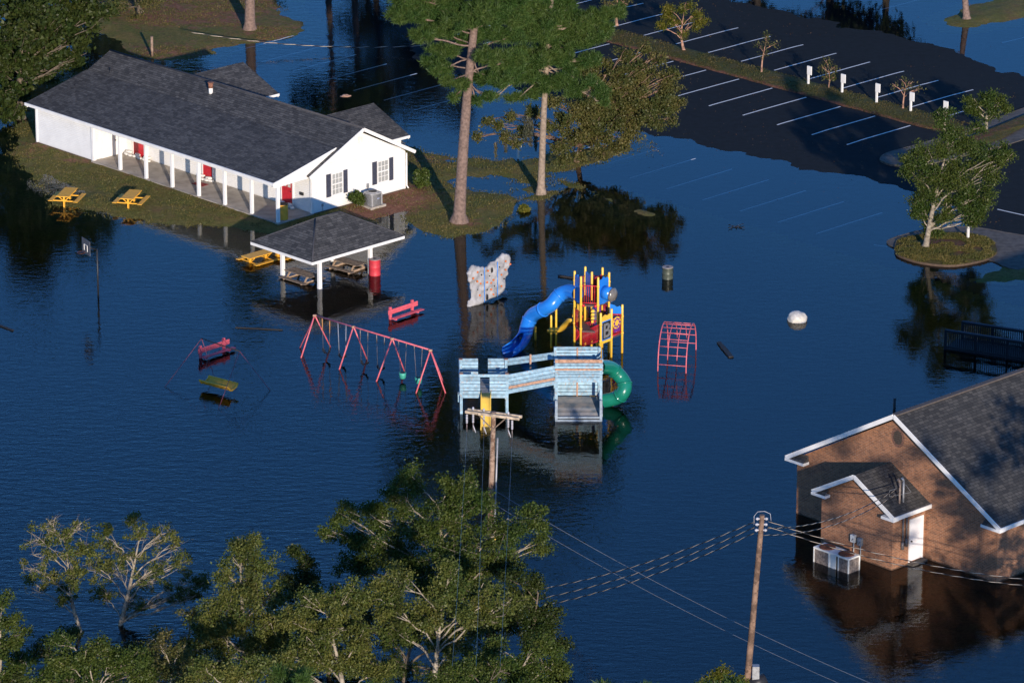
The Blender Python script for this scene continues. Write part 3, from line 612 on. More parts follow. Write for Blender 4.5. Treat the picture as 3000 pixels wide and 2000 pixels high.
tree('leafy_tree', 'rounded tree at the lower right end of the near bank wood', base_at(1560,200), CL(200, [(1590,1890,.75,0),(1540,1940,.8,0),(1620,1950,.6,0),(1400,1940,.7,.3),(1460,1900,.6,0),(1480,1970,.8,0),(1380,1990,.8,0),(1560,2010,.9,0)], 1.14), M_LF_GREEN, M_BARK_PALE, .14, 1.0, group=FG, seed=13)
tree('leafy_tree', 'shaded dark tree behind the rounded one, right end of the near bank wood', base_at(1570,211), CL(211, [(1560,1700,.6,0),(1530,1760,.9,0),(1600,1790,.7,0),(1560,1850,.9,0),(1500,1690,.6,0),(1640,1900,.6,0),(1600,1880,.8,0),(1640,1980,.8,0),(1480,1820,.9,0)], 1.14), M_LF_DARK, M_BARK_BROWN, .14, 1.0, group=FG, seed=14)
tree('leafy_tree', 'bushy olive tree left of the forked pale trunks at the bottom edge', base_at(1000,203), CL(203, [(905,1760,.7,0),(870,1810,.8,0),(1010,1790,.8,0),(1050,1740,.6,0),(960,1850,1.0,0),(1070,1870,.9,0),(880,1900,1.0,0),(1000,1940,1.0,0),(1120,1960,.9,0),(820,1940,.8,0)], 1.14), M_LF_OLIVE, M_BARK_PALE, .18, .95, group=FG, seed=15)
tree('leafy_tree', 'small shaded dark tree in the gap between the narrow-topped and the broad dark crown', base_at(890,213), CL(213, [(880,1640,.65,0),(900,1700,.8,0),(850,1720,.7,0),(930,1760,.8,0),(865,1610,.3,0)]), M_LF_DARK, M_BARK_BROWN, .1, 1.0, group=FG, seed=16)
tree('leafy_tree', 'tall narrow-topped olive tree right of the half-bare white-limbed tree', base_at(720,207), CL(207, [(715,1590,.55,0),(680,1595,.4,0),(745,1580,.35,0),(705,1640,.8,0),(770,1655,.6,0),(660,1680,.6,0),(730,1720,1.1,0),(810,1740,.8,0),(640,1770,.9,0),(700,1800,1.2,0),(790,1830,1.1,0),(590,1830,.8,0),(640,1880,1.1,0),(740,1900,1.3,0),(830,1880,.8,0),(560,1930,.9,0),(680,1970,1.0,0)], 1.14), M_LF_OLIVE, M_BARK_PALE, .2, .9, group=FG, seed=17, twigs=22)
BG1 = [(150,1545,.6,0),(105,1580,.55,.3),(185,1570,.5,0),(130,1620,.5,0),(200,1610,.6,0),(110,1670,.6,0),(160,1710,.5,0),(90,1720,.4,0),(215,1690,.6,0),(190,1760,.5,0),(235,1545,.5,0),(250,1600,.5,0)]
BG2 = [(300,1560,.45,0),(330,1600,.5,0),(395,1525,.45,0),(415,1570,.5,0),(455,1590,.5,0),(490,1560,.5,0),(515,1600,.4,0),(480,1650,.6,0),(560,1700,.6,0),(520,1740,.6,0),(340,1680,.6,0),(280,1660,.5,0),(430,1690,.6,0),(600,1705,.4,0),(380,1760,.6,0),(540,1640,.4,0),(450,1760,.5,0),(300,1740,.5,0),(575,1745,.35,0),(380,1630,.5,0)]
tree('half_bare_tree', 'thin half-bare white-stemmed tree leaning left, leftmost of the two half-bare ones', base_at(245,215), CL(215, [(a,b,c*1.55,d) for a,b,c,d in BG1]), M_LF_OLIVE, M_BARK_PALE, .11, .42, group=FG, seed=18, twigs=60, sparse=.72, tw=.017, fork=.3, spread=.10, leaf=(.05,.03), flare=1.1)
tree('half_bare_tree', 'wide half-bare tree with white limbs spreading right, before open water at the lower left', base_at(345,216), CL(216, [(a,b,c*1.55,d) for a,b,c,d in BG2]), M_LF_OLIVE, M_BARK_PALE, .13, .4, group=FG, seed=181, twigs=62, sparse=.74, tw=.017, fork=.12, spread=.10, leaf=(.05,.03), flare=1.1)
tree('leafy_tree', 'thick green tree at the far lower left corner, cut by the left edge', base_at(-20,206), CL(206, [(10,1760,.7,0),(-30,1820,1.0,0),(40,1810,.6,0),(60,1860,.7,0),(-10,1900,1.0,0),(70,1930,.8,0),(0,1980,1.0,0)]), M_LF_GREEN, M_BARK_PALE, .16, 1.0, group=FG, seed=19)
tree('leafy_tree', 'low bright green tree crown in front of the half-bare white-limbed tree', base_at(290,199), CL(199, [(185,1880,.6,0),(170,1930,.8,0),(240,1920,.8,0),(300,1900,.6,0),(340,1950,.9,0),(400,1930,.7,0),(250,1990,.9,0),(130,1990,.8,0),(430,1990,.8,0)]), M_LF_GREEN, M_BARK_PALE, .13, 1.05, group=FG, seed=20)
tree('leafy_tree', 'sparse brownish tree crown between the bright green crown and the narrow-topped tree', base_at(490,200), CL(200, [(470,1890,.6,0),(530,1900,.5,0),(500,1950,.8,0),(560,1990,.8,0),(450,1990,.6,0)]), M_LF_BROWN, M_BARK_PALE, .1, .6, group=FG, seed=21)
tree('leafy_tree', 'low olive crown filling the bottom edge below the narrow-topped tree', base_at(690,196), CL(196, [(600,1960,.7,0),(680,1990,.9,0),(760,1960,.8,0),(830,2000,.8,0),(560,2020,.8,0),(720,2050,1.0,0)]), M_LF_OLIVE, M_BARK_PALE, .12, .9, group=FG, seed=23)
tree('leafy_tree', 'low green crown at the bottom edge between the forked pale trunks and the rounded tree', base_at(1420,197), CL(197, [(1360,1960,.7,0),(1430,2000,.8,0),(1480,1960,.6,0),(1300,2010,.8,0),(1540,2030,.8,0)]), M_LF_GREEN, M_BARK_BROWN, .12, .9, group=FG, seed=24)
tree('leafy_tree', 'shaded undergrowth crown behind the forked pale trunks', base_at(1180,209), CL(209, [(1100,1790,.9,0),(1180,1800,.9,0),(1260,1790,.9,0),(1350,1800,.9,0),(1130,1860,.9,0),(1230,1870,.9,0),(1330,1870,.9,0),(1420,1860,.9,0),(1040,1830,.8,0),(1180,1950,1,0),(1300,1960,1,0),(1420,1960,1,0),(1060,1940,.9,0)]), M_LF_DARK, M_BARK_BROWN, .13, .8, group=FG, seed=25, twigs=18)
tree('leafy_tree', 'shaded green crown low behind the bright one in the lower left corner', base_at(160,206), CL(206, [(120,1900,.8,0),(200,1860,.6,0),(60,1990,.8,0),(280,1940,.8,0),(360,1900,.6,0),(420,1960,.9,0),(520,1950,.8,0),(180,1990,.9,0),(330,2010,.9,0)]), M_LF_DARK, M_BARK_BROWN, .12, .8, group=FG, seed=26, twigs=18)
tree('leafy_tree', 'shaded crown filling the gap left of the broad dark crown above open water', base_at(960,210), CL(210, [(930,1760,.8,0),(990,1740,.8,0),(1060,1760,.9,0),(900,1830,.9,0),(970,1840,.9,0),(1040,1850,.9,0),(850,1880,.9,0),(930,1930,1,0),(1010,1930,1,0),(1100,1720,.8,0)]), M_LF_GREEN, M_BARK_BROWN, .12, .8, group=FG, seed=27, twigs=18)
tree('leafy_tree', 'dim crown low between the half-bare white-limbed tree and the narrow-topped one', base_at(570,208), CL(208, [(560,1800,.6,0),(600,1850,.8,0),(540,1880,.8,0),(500,1930,.9,0),(580,1950,.9,0),(440,1930,.8,0),(640,1960,.9,0),(470,1860,.5,0)]), M_LF_BROWN, M_BARK_BROWN, .11, .7, group=FG, seed=28, twigs=18)
tree('leafy_tree', 'small yellow-green tree top left of the foot of the right utility pole', base_at(2105,204), CL(204, [(2108,1968,.4,0),(2085,2000,.5,0),(2135,2005,.5,0),(2165,1998,.25,0),(2110,2040,.7,0)]), M_LF_YEL, M_BARK_PALE, .08, .9, group=FG, seed=22)
# pines on the islet
PG = 'tall pines on the grass islet'
pb = gp(1345,648,.15)
pc = [(1190,45,1.2,-.5),(1260,60,1.1,.5),(1320,30,1.2,0),(1240,110,.9,-1),(1300,150,.9,.4),(1290,210,.7,-.5),(1360,120,.9,1.2),(1310,240,.5,0),(1420,40,1.3,-1),(1480,110,1.2,1),(1440,170,1.0,-1.2),(1350,250,.6,-.4),(1410,235,.9,0),(1470,240,1.0,-1),(1390,300,.45,0),(1210,20,1.2,0),(1290,90,1.1,1.2),(1350,70,1.2,-1),(1400,110,1.1,1),(1450,60,1.2,0),(1265,185,.6,.5),(1500,60,1.0,-.5),(1500,180,.9,0),(1330,285,.4,.3),(1430,290,.5,-1)]
pz = CL(pb.y, pc, .86) + [(Vector((pb.x+dx, pb.y+dy, z)), rr_) for dx,dy,z,rr_ in [(-3.4,1,15.4,1.5),(3.2,1.4,16.4,1.5),(-1,2,20,1.4),(1.6,-1.4,20.2,1.3),(0,0,21.6,1.2),(-2.6,-1,19,1.3),(3,0,18.4,1.3),(-2.6,0,13.8,1.4),(0,1,14.2,1.6),(2.2,-1,14.6,1.5),(-2,1.5,16.2,1.3),(1.5,1,16.5,1.4),(.3,-1.5,15.4,1.4),(3.4,.5,13.6,1.2),(.8,0,18.6,1.2),(-1,-1,18,1.1)]]
ptop = py_at(1395, 60, pb.y); ptop = pb + (ptop-pb)*1.55
tree('pine_tree', 'tall thick-trunked pine at the tip of the grass islet, nearest the white building', pb, pz, M_LF_PINE, M_BARK_PINE, .36, 1.6, kind='pine', fork=.5, group=PG, seed=31, twigs=64, flare=1.5, top=ptop, tw=.03)
pb2 = gp(1585,563,.15)
pc2 = [(1560,20,1.3,0),(1640,30,1.3,1),(1700,70,1.2,0),(1560,110,1.2,-1),(1620,120,1.3,.5),(1740,110,.9,-.5),(1780,90,.6,0),(1520,170,1.1,0),(1600,180,1.1,-1),(1680,200,.9,.4),(1550,230,1.0,-.8),(1620,250,.8,-1),(1680,270,.6,-1),(1490,210,1.0,-1.5),(1750,275,.7,-1.6),(1700,260,.7,-1.4),(1770,300,.35,-1.6),(1510,290,.5,-1),(1440,285,.4,-2),(1790,40,.8,0),(1540,60,1.3,0),(1600,70,1.2,-.8),(1660,90,1.1,.6),(1700,130,1.0,-.4),(1750,60,1.1,0),(1580,160,1.0,.8),(1640,170,1.0,-.6),(1540,200,1.0,-.4),(1720,180,.7,-.6),(1590,260,.7,-.5),(1660,235,.8,-.9),(1740,245,.6,-1.5),(1560,275,.6,-.6)]
pz2 = CL(pb2.y, pc2, .86) + [(Vector((pb2.x+dx, pb2.y+dy, z)), rr_) for dx,dy,z,rr_ in [(-3,1,15.6,1.4),(4,1,15.4,1.4),(5,0,13.6,1.2),(-2.4,.5,17.6,1.3),(3.4,-.8,17.4,1.3),(0,1,20,1.3),(1.8,0,19.4,1.2),(-1.6,0,14,1.5),(1.2,1,14.6,1.6),(3.6,-.5,13.4,1.3),(0,-1,16.2,1.5),(2.4,.6,16.4,1.3),(.8,0,18.2,1.2)]]
ptop2 = py_at(1612, 90, pb2.y); ptop2 = pb2 + (ptop2-pb2)*1.7
tree('pine_tree', 'slimmer pale-trunked pine behind the thick one, rising through the oak crown', pb2, pz2, M_LF_PINE, M_BARK_TAN, .22, 1.6, kind='pine', fork=.45, group=PG, seed=32, twigs=64, top=ptop2, tw=.03)
ob = gp(1692,470,.1)
oc = [(1430,350,.45,-5),(1480,400,.4,-5),(1400,400,.3,-5),(1530,390,.6,-4),(1560,330,.6,-4),(1650,350,.8,-3),(1720,330,1.0,-2),(1690,400,.9,-3),(1640,420,.8,-4),(1750,400,1.0,-2),(1800,350,1.1,-1),(1860,290,1.2,0),(1770,270,1.1,0),(1820,230,1.1,0),(1900,220,.9,.5),(1950,280,1.0,0),(1970,220,.6,0),(1900,340,1.0,-1),(1950,350,.7,-1),(1860,190,.8,1),(1740,200,.9,1),(1920,170,.6,.6),(1820,430,.7,-2),(1770,450,.7,-3),(1700,460,.5,-4),(1660,470,.6,-4),(1830,160,.7,1),(1500,340,.35,-5),(1700,260,1.0,0),(1760,320,1.1,-1),(1820,310,1.1,0),(1870,250,1.0,0),(1930,310,.9,0),(1690,320,1.0,-2),(1740,360,.9,-2),(1860,370,.9,-1),(1980,300,.6,0),(1960,250,.7,0),(1890,150,.6,1),(1700,210,.9,1),(1780,210,.9,1),(1620,300,.7,-3),(1600,370,.6,-4),(1460,370,.35,-5),(1510,420,.3,-5),(1840,400,.7,-2)]
om = [(py_at(1540,345,ob.y-5), 1.5, .16),(py_at(1555,350,ob.y-5), 1.7, .14),(py_at(1482,385,ob.y-5), 1.3, .12),(py_at(1505,395,ob.y-5), .8, .1),(py_at(1452,420,ob.y-5), .9, .05),(py_at(1570,400,ob.y-5), .9, .07)]
tree('oak_tree', 'wide brownish-green oak hung with grey moss, right of the two pines', ob, CL(ob.y, oc), M_LF_BROWN, M_BARK_OAK, .17, .8, seed=33, twigs=28, fork=.2, moss=om, leaf=(.06,.04))
# right-hand island tree
rb = gp(2712,722,.22)
tree('leafy_tree', 'lone two-stemmed tree on the round kerbed grass island at the right', rb, CL(rb.y, [(2765,345,.6,.5),(2790,385,.7,.3),(2860,375,.5,0),(2765,430,.8,0),(2850,430,.9,0),(2700,450,.8,0),(2680,480,.7,-.3),(2655,500,.5,0),(2920,450,.8,0),(2955,460,.45,0),(2900,500,.8,0),(2740,510,1.1,0),(2820,510,1.2,0),(2880,570,.9,0),(2800,590,1.1,.5),(2720,570,.9,0),(2700,610,.8,0),(2680,620,.6,0),(2860,620,.7,0),(2760,640,.7,0),(2740,670,.6,.3),(2870,640,.4,0),(2850,650,.4,0)], 1.14), M_LF_GREEN, M_BARK_PALE, .17, .8, group='small trees on the car park islands', seed=41, twigs=32, fork=.15)
r2 = gp(2888,382,.2)
tree('leafy_tree', 'compact mushroom-shaped small tree on the grass verge by the footpath', r2, CL(r2.y, [(2850,300,.5,0),(2890,275,.6,0),(2930,300,.6,0),(2870,330,.5,0),(2910,330,.6,0),(2840,315,.35,0),(2945,320,.4,0),(2890,305,.7,0)]), M_LF_GREEN, M_BARK_PALE, .12, 1.0, group='small trees on the car park islands', seed=42)
CG = 'crape myrtles along the grass median'
c1 = gp(2003,148,.2)
tree('crape_myrtle', 'full bright-green crape myrtle with a red stem, on the upper end of the grass median', c1, CL(c1.y, [(1960,30,.45,0),(2010,25,.6,0),(2050,35,.5,0),(1975,70,.6,0),(2030,75,.6,0),(2000,100,.4,0),(2060,60,.35,0),(1935,75,.3,0),(1950,45,.3,0)]), M_LF_YEL, M_BARK_CRAPE, .10, .75, group=CG, seed=43, fork=.3, tw=.015)
c0 = gp(1806,72,.2)
tree('crape_myrtle', 'thin crape myrtle half hidden behind the pine crown, top end of the median', c0, CL(c0.y, [(1790,10,.5,0),(1830,5,.5,0),(1810,30,.4,0),(1780,-30,.6,0),(1840,-30,.6,0)]), M_LF_BROWN, M_BARK_CRAPE, .1, .35, group=CG, seed=44, fork=.1, tw=.015)
c2 = gp(2231,212,.2)
tree('crape_myrtle', 'bare many-stemmed crape myrtle with a few leaves at its top, second along the median', c2, CL(c2.y, [(2225,140,.35,0),(2250,120,.35,0),(2240,160,.3,0),(2268,130,.25,0),(2245,105,.2,0)]), M_LF_BROWN, M_BARK_CRAPE, .065, .10, group=CG, seed=45, fork=.08, tw=.015, twigs=40)
c3 = gp(2427,258,.2)
tree('crape_myrtle', 'spindly upright crape myrtle between the first two white sign posts', c3, CL(c3.y, [(2420,180,.3,0),(2440,200,.3,0),(2410,200,.25,0),(2445,225,.25,0),(2420,225,.3,0)]), M_LF_BROWN, M_BARK_CRAPE, .04, .16, group=CG, seed=46, fork=.08, tw=.013, twigs=36)
c4 = gp(2645,318,.2)
tree('crape_myrtle', 'leafless spreading crape myrtle between the third and fourth sign posts', c4, CL(c4.y, [(2620,250,.4,0),(2645,240,.35,0),(2670,245,.4,0),(2650,260,.3,0),(2690,260,.25,0)]), M_LF_BROWN, M_BARK_CRAPE, .065, .06, group=CG, seed=47, fork=.25, tw=.016, twigs=34)
# upper left
lb = gp(60,345,.05)
tree('oak_tree', 'big dark spreading oak overhanging the left end of the white building', lb, CL(lb.y+2, [(60,30,1.8,0),(150,60,1.8,0),(40,130,1.7,0),(140,150,1.7,0),(230,110,1.4,0),(220,30,1.4,0),(130,225,.9,0),(180,190,1.1,0),(240,170,.7,0),(10,220,1.0,0),(290,40,1.0,0),(15,335,.8,-3.5),(50,330,.7,-3),(30,345,.6,-4),(20,-40,2.0,0),(140,-50,2.0,0),(250,-50,1.8,0),(60,-150,2,0),(20,180,1.3,-2.5),(70,100,1.5,-3),(90,200,1.1,-2.5),(60,260,1.0,-2),(30,300,.8,-2),(100,20,1.6,-3),(170,100,1.3,-1.5)]), M_LF_DARK, M_BARK_BROWN, .26, .8, seed=51, twigs=26, fork=.25, leaf=(.12,.07))
lb2 = gp(-130,380,.0)
tree('oak_tree', 'dark tree at the left edge beside the left gable end of the white building', lb2, CL(lb2.y, [(15,290,.9,0),(-40,260,1.4,0),(-60,330,1.2,0),(20,270,.5,0),(-100,200,1.8,0),(-120,100,2,0)]), M_LF_DARK, M_BARK_BROWN, .25, .8, seed=52, twigs=24, fork=.3, leaf=(.12,.07))
lb3 = gp(405,40,.1)
tree('oak_tree', 'loose scrubby tree behind the left half of the white building', lb3, CL(lb3.y-1, [(350,25,1.0,0),(400,60,.9,0),(430,95,.7,0),(470,80,.6,0),(370,90,.7,0),(420,-10,1.2,0),(340,-40,1.4,0),(500,100,.35,0)]), M_LF_BROWN, M_BARK_BROWN, .14, .55, seed=53, twigs=22, fork=.25)
def offpine(px, py, h, label, seed, r=.35, sp=2.2):
    b = gp(px, py, .1); rg = random.Random(seed); c = []
    for i in range(15): z = h*(.5+.5*(i/14)); w_ = sp*(1.25-(z/h)*.9)*1.3; c.append((Vector((b.x+rg.uniform(-w_,w_), b.y+rg.uniform(-w_,w_), z)), rg.uniform(1.1,1.6)))
    tree('pine_tree', label, b, c, M_LF_PINE, M_BARK_PINE, r, 3, kind='pine', fork=.45, group='pines beyond the white building', seed=seed, twigs=18, top=(b.x+.4, b.y, h*.97), tw=.03)
offpine(732, 87, 19, 'pine whose thick trunk stands on the brown lawn behind the white building', 61)
offpine(958, -70, 14, 'pine beyond the flooded back car park, known by its dark trunk at the top edge', 62, .25)
offpine(1036, -110, 15, 'second dark-trunked pine beyond the flooded back car park, right of its twin', 63, .28)
def offtree(px, py, h, rad, label, seed, lf=M_LF_DARK, dens=.9, n=18, name='leafy_tree', r=.3, grp='trees beyond the flooded car parks', low=.3, leaf=(.15,.09)):
    b = gp(px, py, 0); b.z = -.4; rg = random.Random(seed); c = []
    for i in range(n):
        a = rg.uniform(0, 6.28); q = rad*math.sqrt(rg.random())*.75; z = h*(low+(.95-low)*((i+.5)/n)); c.append((Vector((b.x+q*math.cos(a), b.y+q*math.sin(a), z)), rad*rg.uniform(.35,.5)))
    return tree(name, label, b, c, lf, M_BARK_BROWN, r, dens, seed=seed, twigs=10, fork=low*.8, group=grp, leaf=leaf, spread=.3)
offtree(1105, -150, 13, 3.6, 'dark leafy tree mirrored in the flooded car park behind the white building', 71)
offtree(1290, -120, 12, 3.2, 'dark leafy tree mirrored beside the thick-trunked pine', 72)
offtree(2230, -80, 9.5, 3.4, 'leafy tree beyond the far shore of the car park, mirrored at the upper edge', 73)
offtree(2420, -95, 10, 3.4, 'broad leafy tree mirrored right above the middle of the car park', 74)
offtree(2600, -60, 9, 3.0, 'leafy tree just left of the islet in the upper right corner', 75)
for k, (x_, y_, h_, rr_) in enumerate(((40,-70,18,4),(240,-90,19,4.2),(470,-110,17,4))): offtree(x_, y_, h_, rr_, ['tall dark tree behind the big oak, out past the upper left corner', 'tall dark tree beyond the brown lawn, out past the top edge', 'tall dark tree beyond the lawn pine, out past the top edge'][k], 90+k, low=.25)
fb = gp(2832,55,.1)
tree('leafy_tree', 'single-trunked tree on the grass islet in the upper right corner', fb, [(Vector((fb.x+dx, fb.y+dy, z)), rr_) for dx,dy,z,rr_ in [(-2.2,-.5,2.9,.7),(-1.2,0,2.9,.6),(-3.6,0,3.1,.6),(0,0,4.6,1.4),(1.6,0,4.6,1.2),(-1.5,1,5,1.3),(0,-1,6,1.4),(1,1,6.4,1.3),(2.4,.5,5.6,1),(-.8,0,7.2,1.2)]], M_LF_GREEN, M_BARK_PINE, .24, .6, seed=76, twigs=12, fork=.4, flare=1.2)
# trees out of frame that shade the brick building and the near water
def shade(x, y, h, rad, label, seed, low=.35, dens=.6):
    rg = random.Random(seed); c = []
    for i in range(12):
        a = rg.uniform(0, 6.28); q = rad*math.sqrt(rg.random())*.8; c.append((Vector((x+q*math.cos(a), y+q*math.sin(a), h*(low+(.95-low)*((i+.5)/12)))), rad*rg.uniform(.25,.4)))
    tree('leafy_tree', label, (x, y, -.4), c, M_LF_GREEN, M_BARK_BROWN, .22, dens, seed=seed, twigs=7, fork=.25, group='trees on the near side of the brick building', leaf=(.15,.09), spread=.25)
SHADES = [(28.5,190,12.5,3.0,.3),(33,193,15,3.6,.35),(29,166,20,3.2,.55),(38,186,18,4,.4),(33.5,168,20,3.4,.5)]
for i, (x, y, h, rad, low) in enumerate(SHADES): shade(x, y, h, rad, ['leafy tree nearest the door side of the brick building, casting dappled shade', 'taller leafy tree off the right end of the brick building', 'slim leafy tree standing farthest forward of the brick building', 'rightmost leafy tree past the right edge, before the brick building', 'middle leafy tree of the row before the brick building'][i], 80+i, low)

def shade_pine(x, y, h, sp, label, seed):  # unseen pines added for shade; flat high crowns and thin trunks shaped for it
    rg = random.Random(seed); c = []
    for i in range(13): z = h*(.865+.12*(i/15)); w_ = sp; c.append((Vector((x+rg.uniform(-w_,w_), y+rg.uniform(-w_,w_), z)), rg.uniform(1.0,1.5)))
    tree('pine_tree', label, (x, y, -.4), c, M_LF_PINE, M_BARK_PINE, .15, 3.6, kind='pine', fork=.5, group='unseen pines added to shade the left water', seed=seed, twigs=14, top=(x, y, h*.97), tw=.03)
shade_pine(5.9, 149, 25.2, 2.8, 'unseen pine added below the lower edge to shade the small swing set', 101)
shade_pine(.2, 147, 26, 3.0, 'taller unseen pine added below the lower edge to shade the left water', 102)
shade_pine(-5.5, 150, 24, 3.0, 'unseen pine added below the lower edge for shade, leftmost of its row', 103)
# ------------------------------------------------------------------ white building
WO = Vector((-13.70, 278.11, 0)); WM = frame(WO, -46.5)
wb = empty('white_building', WM, 'long white-sided building with grey shingle roof, porch posts and red doors', 'building')
ZB = .16
# pieces in local coordinates: x along the porch (to the near corner), y to the back
m = MB()
m.box(-23.0, -17.4, .05, 10.0, ZB, 2.55); m.box(-17.4, 0.0, 2.6, 10.0, ZB, 2.55)
for x0 in (-23.0, -.001):                     # gable triangles
    pass
m.add([(-23,.05,2.55),(-23,10,2.55),(-23,6.4,4.45),(-23.0,4.45,3.62)], [(0,1,2,3)])
m.add([(0,2.6,2.55),(0,10,2.55),(0,6.4,4.45)], [(0,1,2)])
m.build('wall', M_SIDING, wb)
m = MB(); m.box(-17.4, .12, -.18, 2.6, -.25, ZB+.02); m.build('porch_floor', M_CONC, wb)
m = MB(); m.box(-23.1, .1, .0, 10.1, -.3, ZB+.003); m.build('foundation', M_BRG, wb)
# roof
RZ = 4.74; RY = 6.4
def front(y): return RZ - (RY-y)*(RZ-2.62)/(RY-2.15)
KY = 4.5; KZ = front(KY)+.03
m = MB()
m.slab([(-23.45,2.2,front(2.2)),(.35,2.15,2.62),(.35,RY,RZ),(-23.45,RY,RZ)], .09)
m.slab([(.35,10.5,2.52),(-23.45,10.5,2.52),(-23.45,RY,RZ),(.35,RY,RZ)], .09)
m.slab([(-23.5,-.36,2.66),(-.02,-.36,2.66),(-.02,KY,KZ),(-23.5,KY,KZ)], .07)
rf = m.build('roof', M_SHX, wb)
m = MB(); m.tube([(-23.46,RY,RZ+.0),(.36,RY,RZ+.0)], .07, 6); m.build('ridge_cap', mat('ridge_cap_dark', (.05,.05,.058), .9), rf)
# rear gables
for ux, hw, yy in ((-17.6,3.4,12.35),(-5.1,3.25,12.1)):
    m = MB(); zr = 4.02
    m.slab([(ux,yy,zr),(ux,7.9,zr+.0),(ux+hw,10.3,2.66),(ux+hw,yy,2.66)], .08); m.slab([(ux,7.9,zr),(ux,yy,zr),(ux-hw,yy,2.66),(ux-hw,10.3,2.66)], .08)
    g_ = m.build('rear_roof', M_SHY, wb)
    m = MB(); m.box(ux-hw+.4, ux+hw-.4, 10.0, yy-.35, ZB, 2.55); m.add([(ux-hw+.4,yy-.35,2.55),(ux+hw-.4,yy-.35,2.55),(ux,yy-.35,3.85)], [(0,1,2)]); m.build('rear_wall', M_SIDING, wb)
    m = MB(); m.beam((ux+hw+.03,yy-.02,2.6),(ux+hw+.03,10.35,2.6), .05,.15); m.beam((ux,yy-.06,zr-.17),(ux+hw,yy-.06,2.5), .04,.14); m.build('rear_fascia', M_WHITE, wb)
# fascias, gutters, soffit
m = MB()
m.box(-23.52, .0, -.44, -.365, 2.49, 2.665); m.box(-23.5, 0, -.365, 2.6, 2.47, 2.50); m.build('porch_fascia', M_WHITE, wb)
m = MB()
m.beam((.37,2.1,2.53),(.37,RY,RZ-.08), .05, .2); m.beam((.37,10.52,2.43),(.37,RY,RZ-.08), .05, .2)
m.add([(.01,2.3,2.5),(.35,2.3,2.5),(.35,RY,RZ-.13),(.01,RY,RZ-.13)], [(0,1,2,3)]); m.add([(.01,10.4,2.42),(.01,RY,RZ-.13),(.35,RY,RZ-.13),(.35,10.4,2.42)], [(0,1,2,3)])
m.box(-23.4, .38, 10.5, 10.56, 2.38, 2.52); m.beam((-23.4,-.36,2.46),(-23.4,KY,KZ-.2), .04, .16); m.beam((-23.4,KY,KZ-.2),(-23.4,RY,RZ-.22), .04,.16); m.beam((-23.4,10.5,2.32),(-23.4,RY,RZ-.22), .04,.16)
m.build('rake_trim', M_WHITE, wb)
m = MB()                                       # filled end of the porch roof
m.add([(.02,-.42,2.36),(.02,2.5,2.42),(.02,4.6,KZ+.02),(.02,-.42,2.67)], [(0,1,2,3)]); m.add([(-.05,-.42,2.36),(-.05,2.5,2.42),(-.05,4.6,KZ-.06),(-.05,-.42,2.67)], [(3,2,1,0)])
m.beam((.035,-.42,2.62),(.035,4.5,KZ-.02), .03, .13)
m.build('porch_end_panel', M_WHITE, wb)
m = MB(); m.box(-17.4,.0,-.12,.1,2.3,2.48); m.build('porch_beam', M_WHITE, wb)
for u in (-14.75,-12.27,-9.8,-7.33,-4.92,-2.46,0.0-.1):
    m = MB(); m.box(u-.09,u+.09,-.1,.08,ZB,2.32); m.build('post', M_WHITE, wb, bevel=.01)
for bxx in ((-17.5,-17.3,-.05,.15),(-.13,.03,2.52,2.68),(-.1,.03,9.9,10.03),(-23.03,-22.9,.0,.12)): m = MB(); m.box(*bxx,ZB,2.5); m.build('corner_board', M_WHITE, wb)
m = MB(); m.tube([(.1,10.06,2.4),(.1,10.06,.35),(.25,10.06,.22)], .045, 8); m.build('downpipe', M_WHITE, wb)
def door(u0, u1, lab=None, glass=True):
    m = MB(); m.box(u0,u1,2.55,2.585,ZB+.05,2.2); d = m.build('door', M_RED, wb)
    if glass:
        for a in (.18,.58):
            q = MB(); w_ = u1-u0; q.box(u0+w_*a, u0+w_*(a+.26), 2.535,2.548, 1.35, 2.05); q.build('window', M_BLIND, d)
    q = MB(); q.box(u0-.1,u0,2.53,2.59,ZB+.03,2.3); q.box(u1,u1+.1,2.53,2.59,ZB+.03,2.3); q.box(u0-.1,u1+.1,2.53,2.59,2.2,2.3); q.build('door_frame', M_WHITE, d)
    q = MB(); q.cyl((u1-.1,2.52),.03,1.1,1.16,8); q.build('handle', M_DARK, d)
door(-16.6,-15.35); door(-9.98,-9.1); door(-2.7,-1.75)
m = MB(); m.box(-17.37,-17.34,.62,1.86,ZB+.03,2.2); sdn = m.build('door', M_WHITE, wb); sdn['label'] = 'plain white side door under the porch'
q = MB(); q.tube([(-17.33,1.72,1.15),(-17.27,1.72,1.15)], .035, 8); q.build('handle', M_DARK, sdn)
for u in (-13.75,-12.3,-7.4,-4.4,-.9):
    m = MB(); m.box(u-.17,u+.17,2.46,2.58,1.98,2.14) if False else m.box(u-.15,u+.15,2.5,2.58,1.12,1.3); m.build('wall_lamp', M_DARK, wb)
m = MB(); m.box(-13.4,-12.8,2.57,2.59,1.15,1.3); m.build('notice', M_BAG, wb)
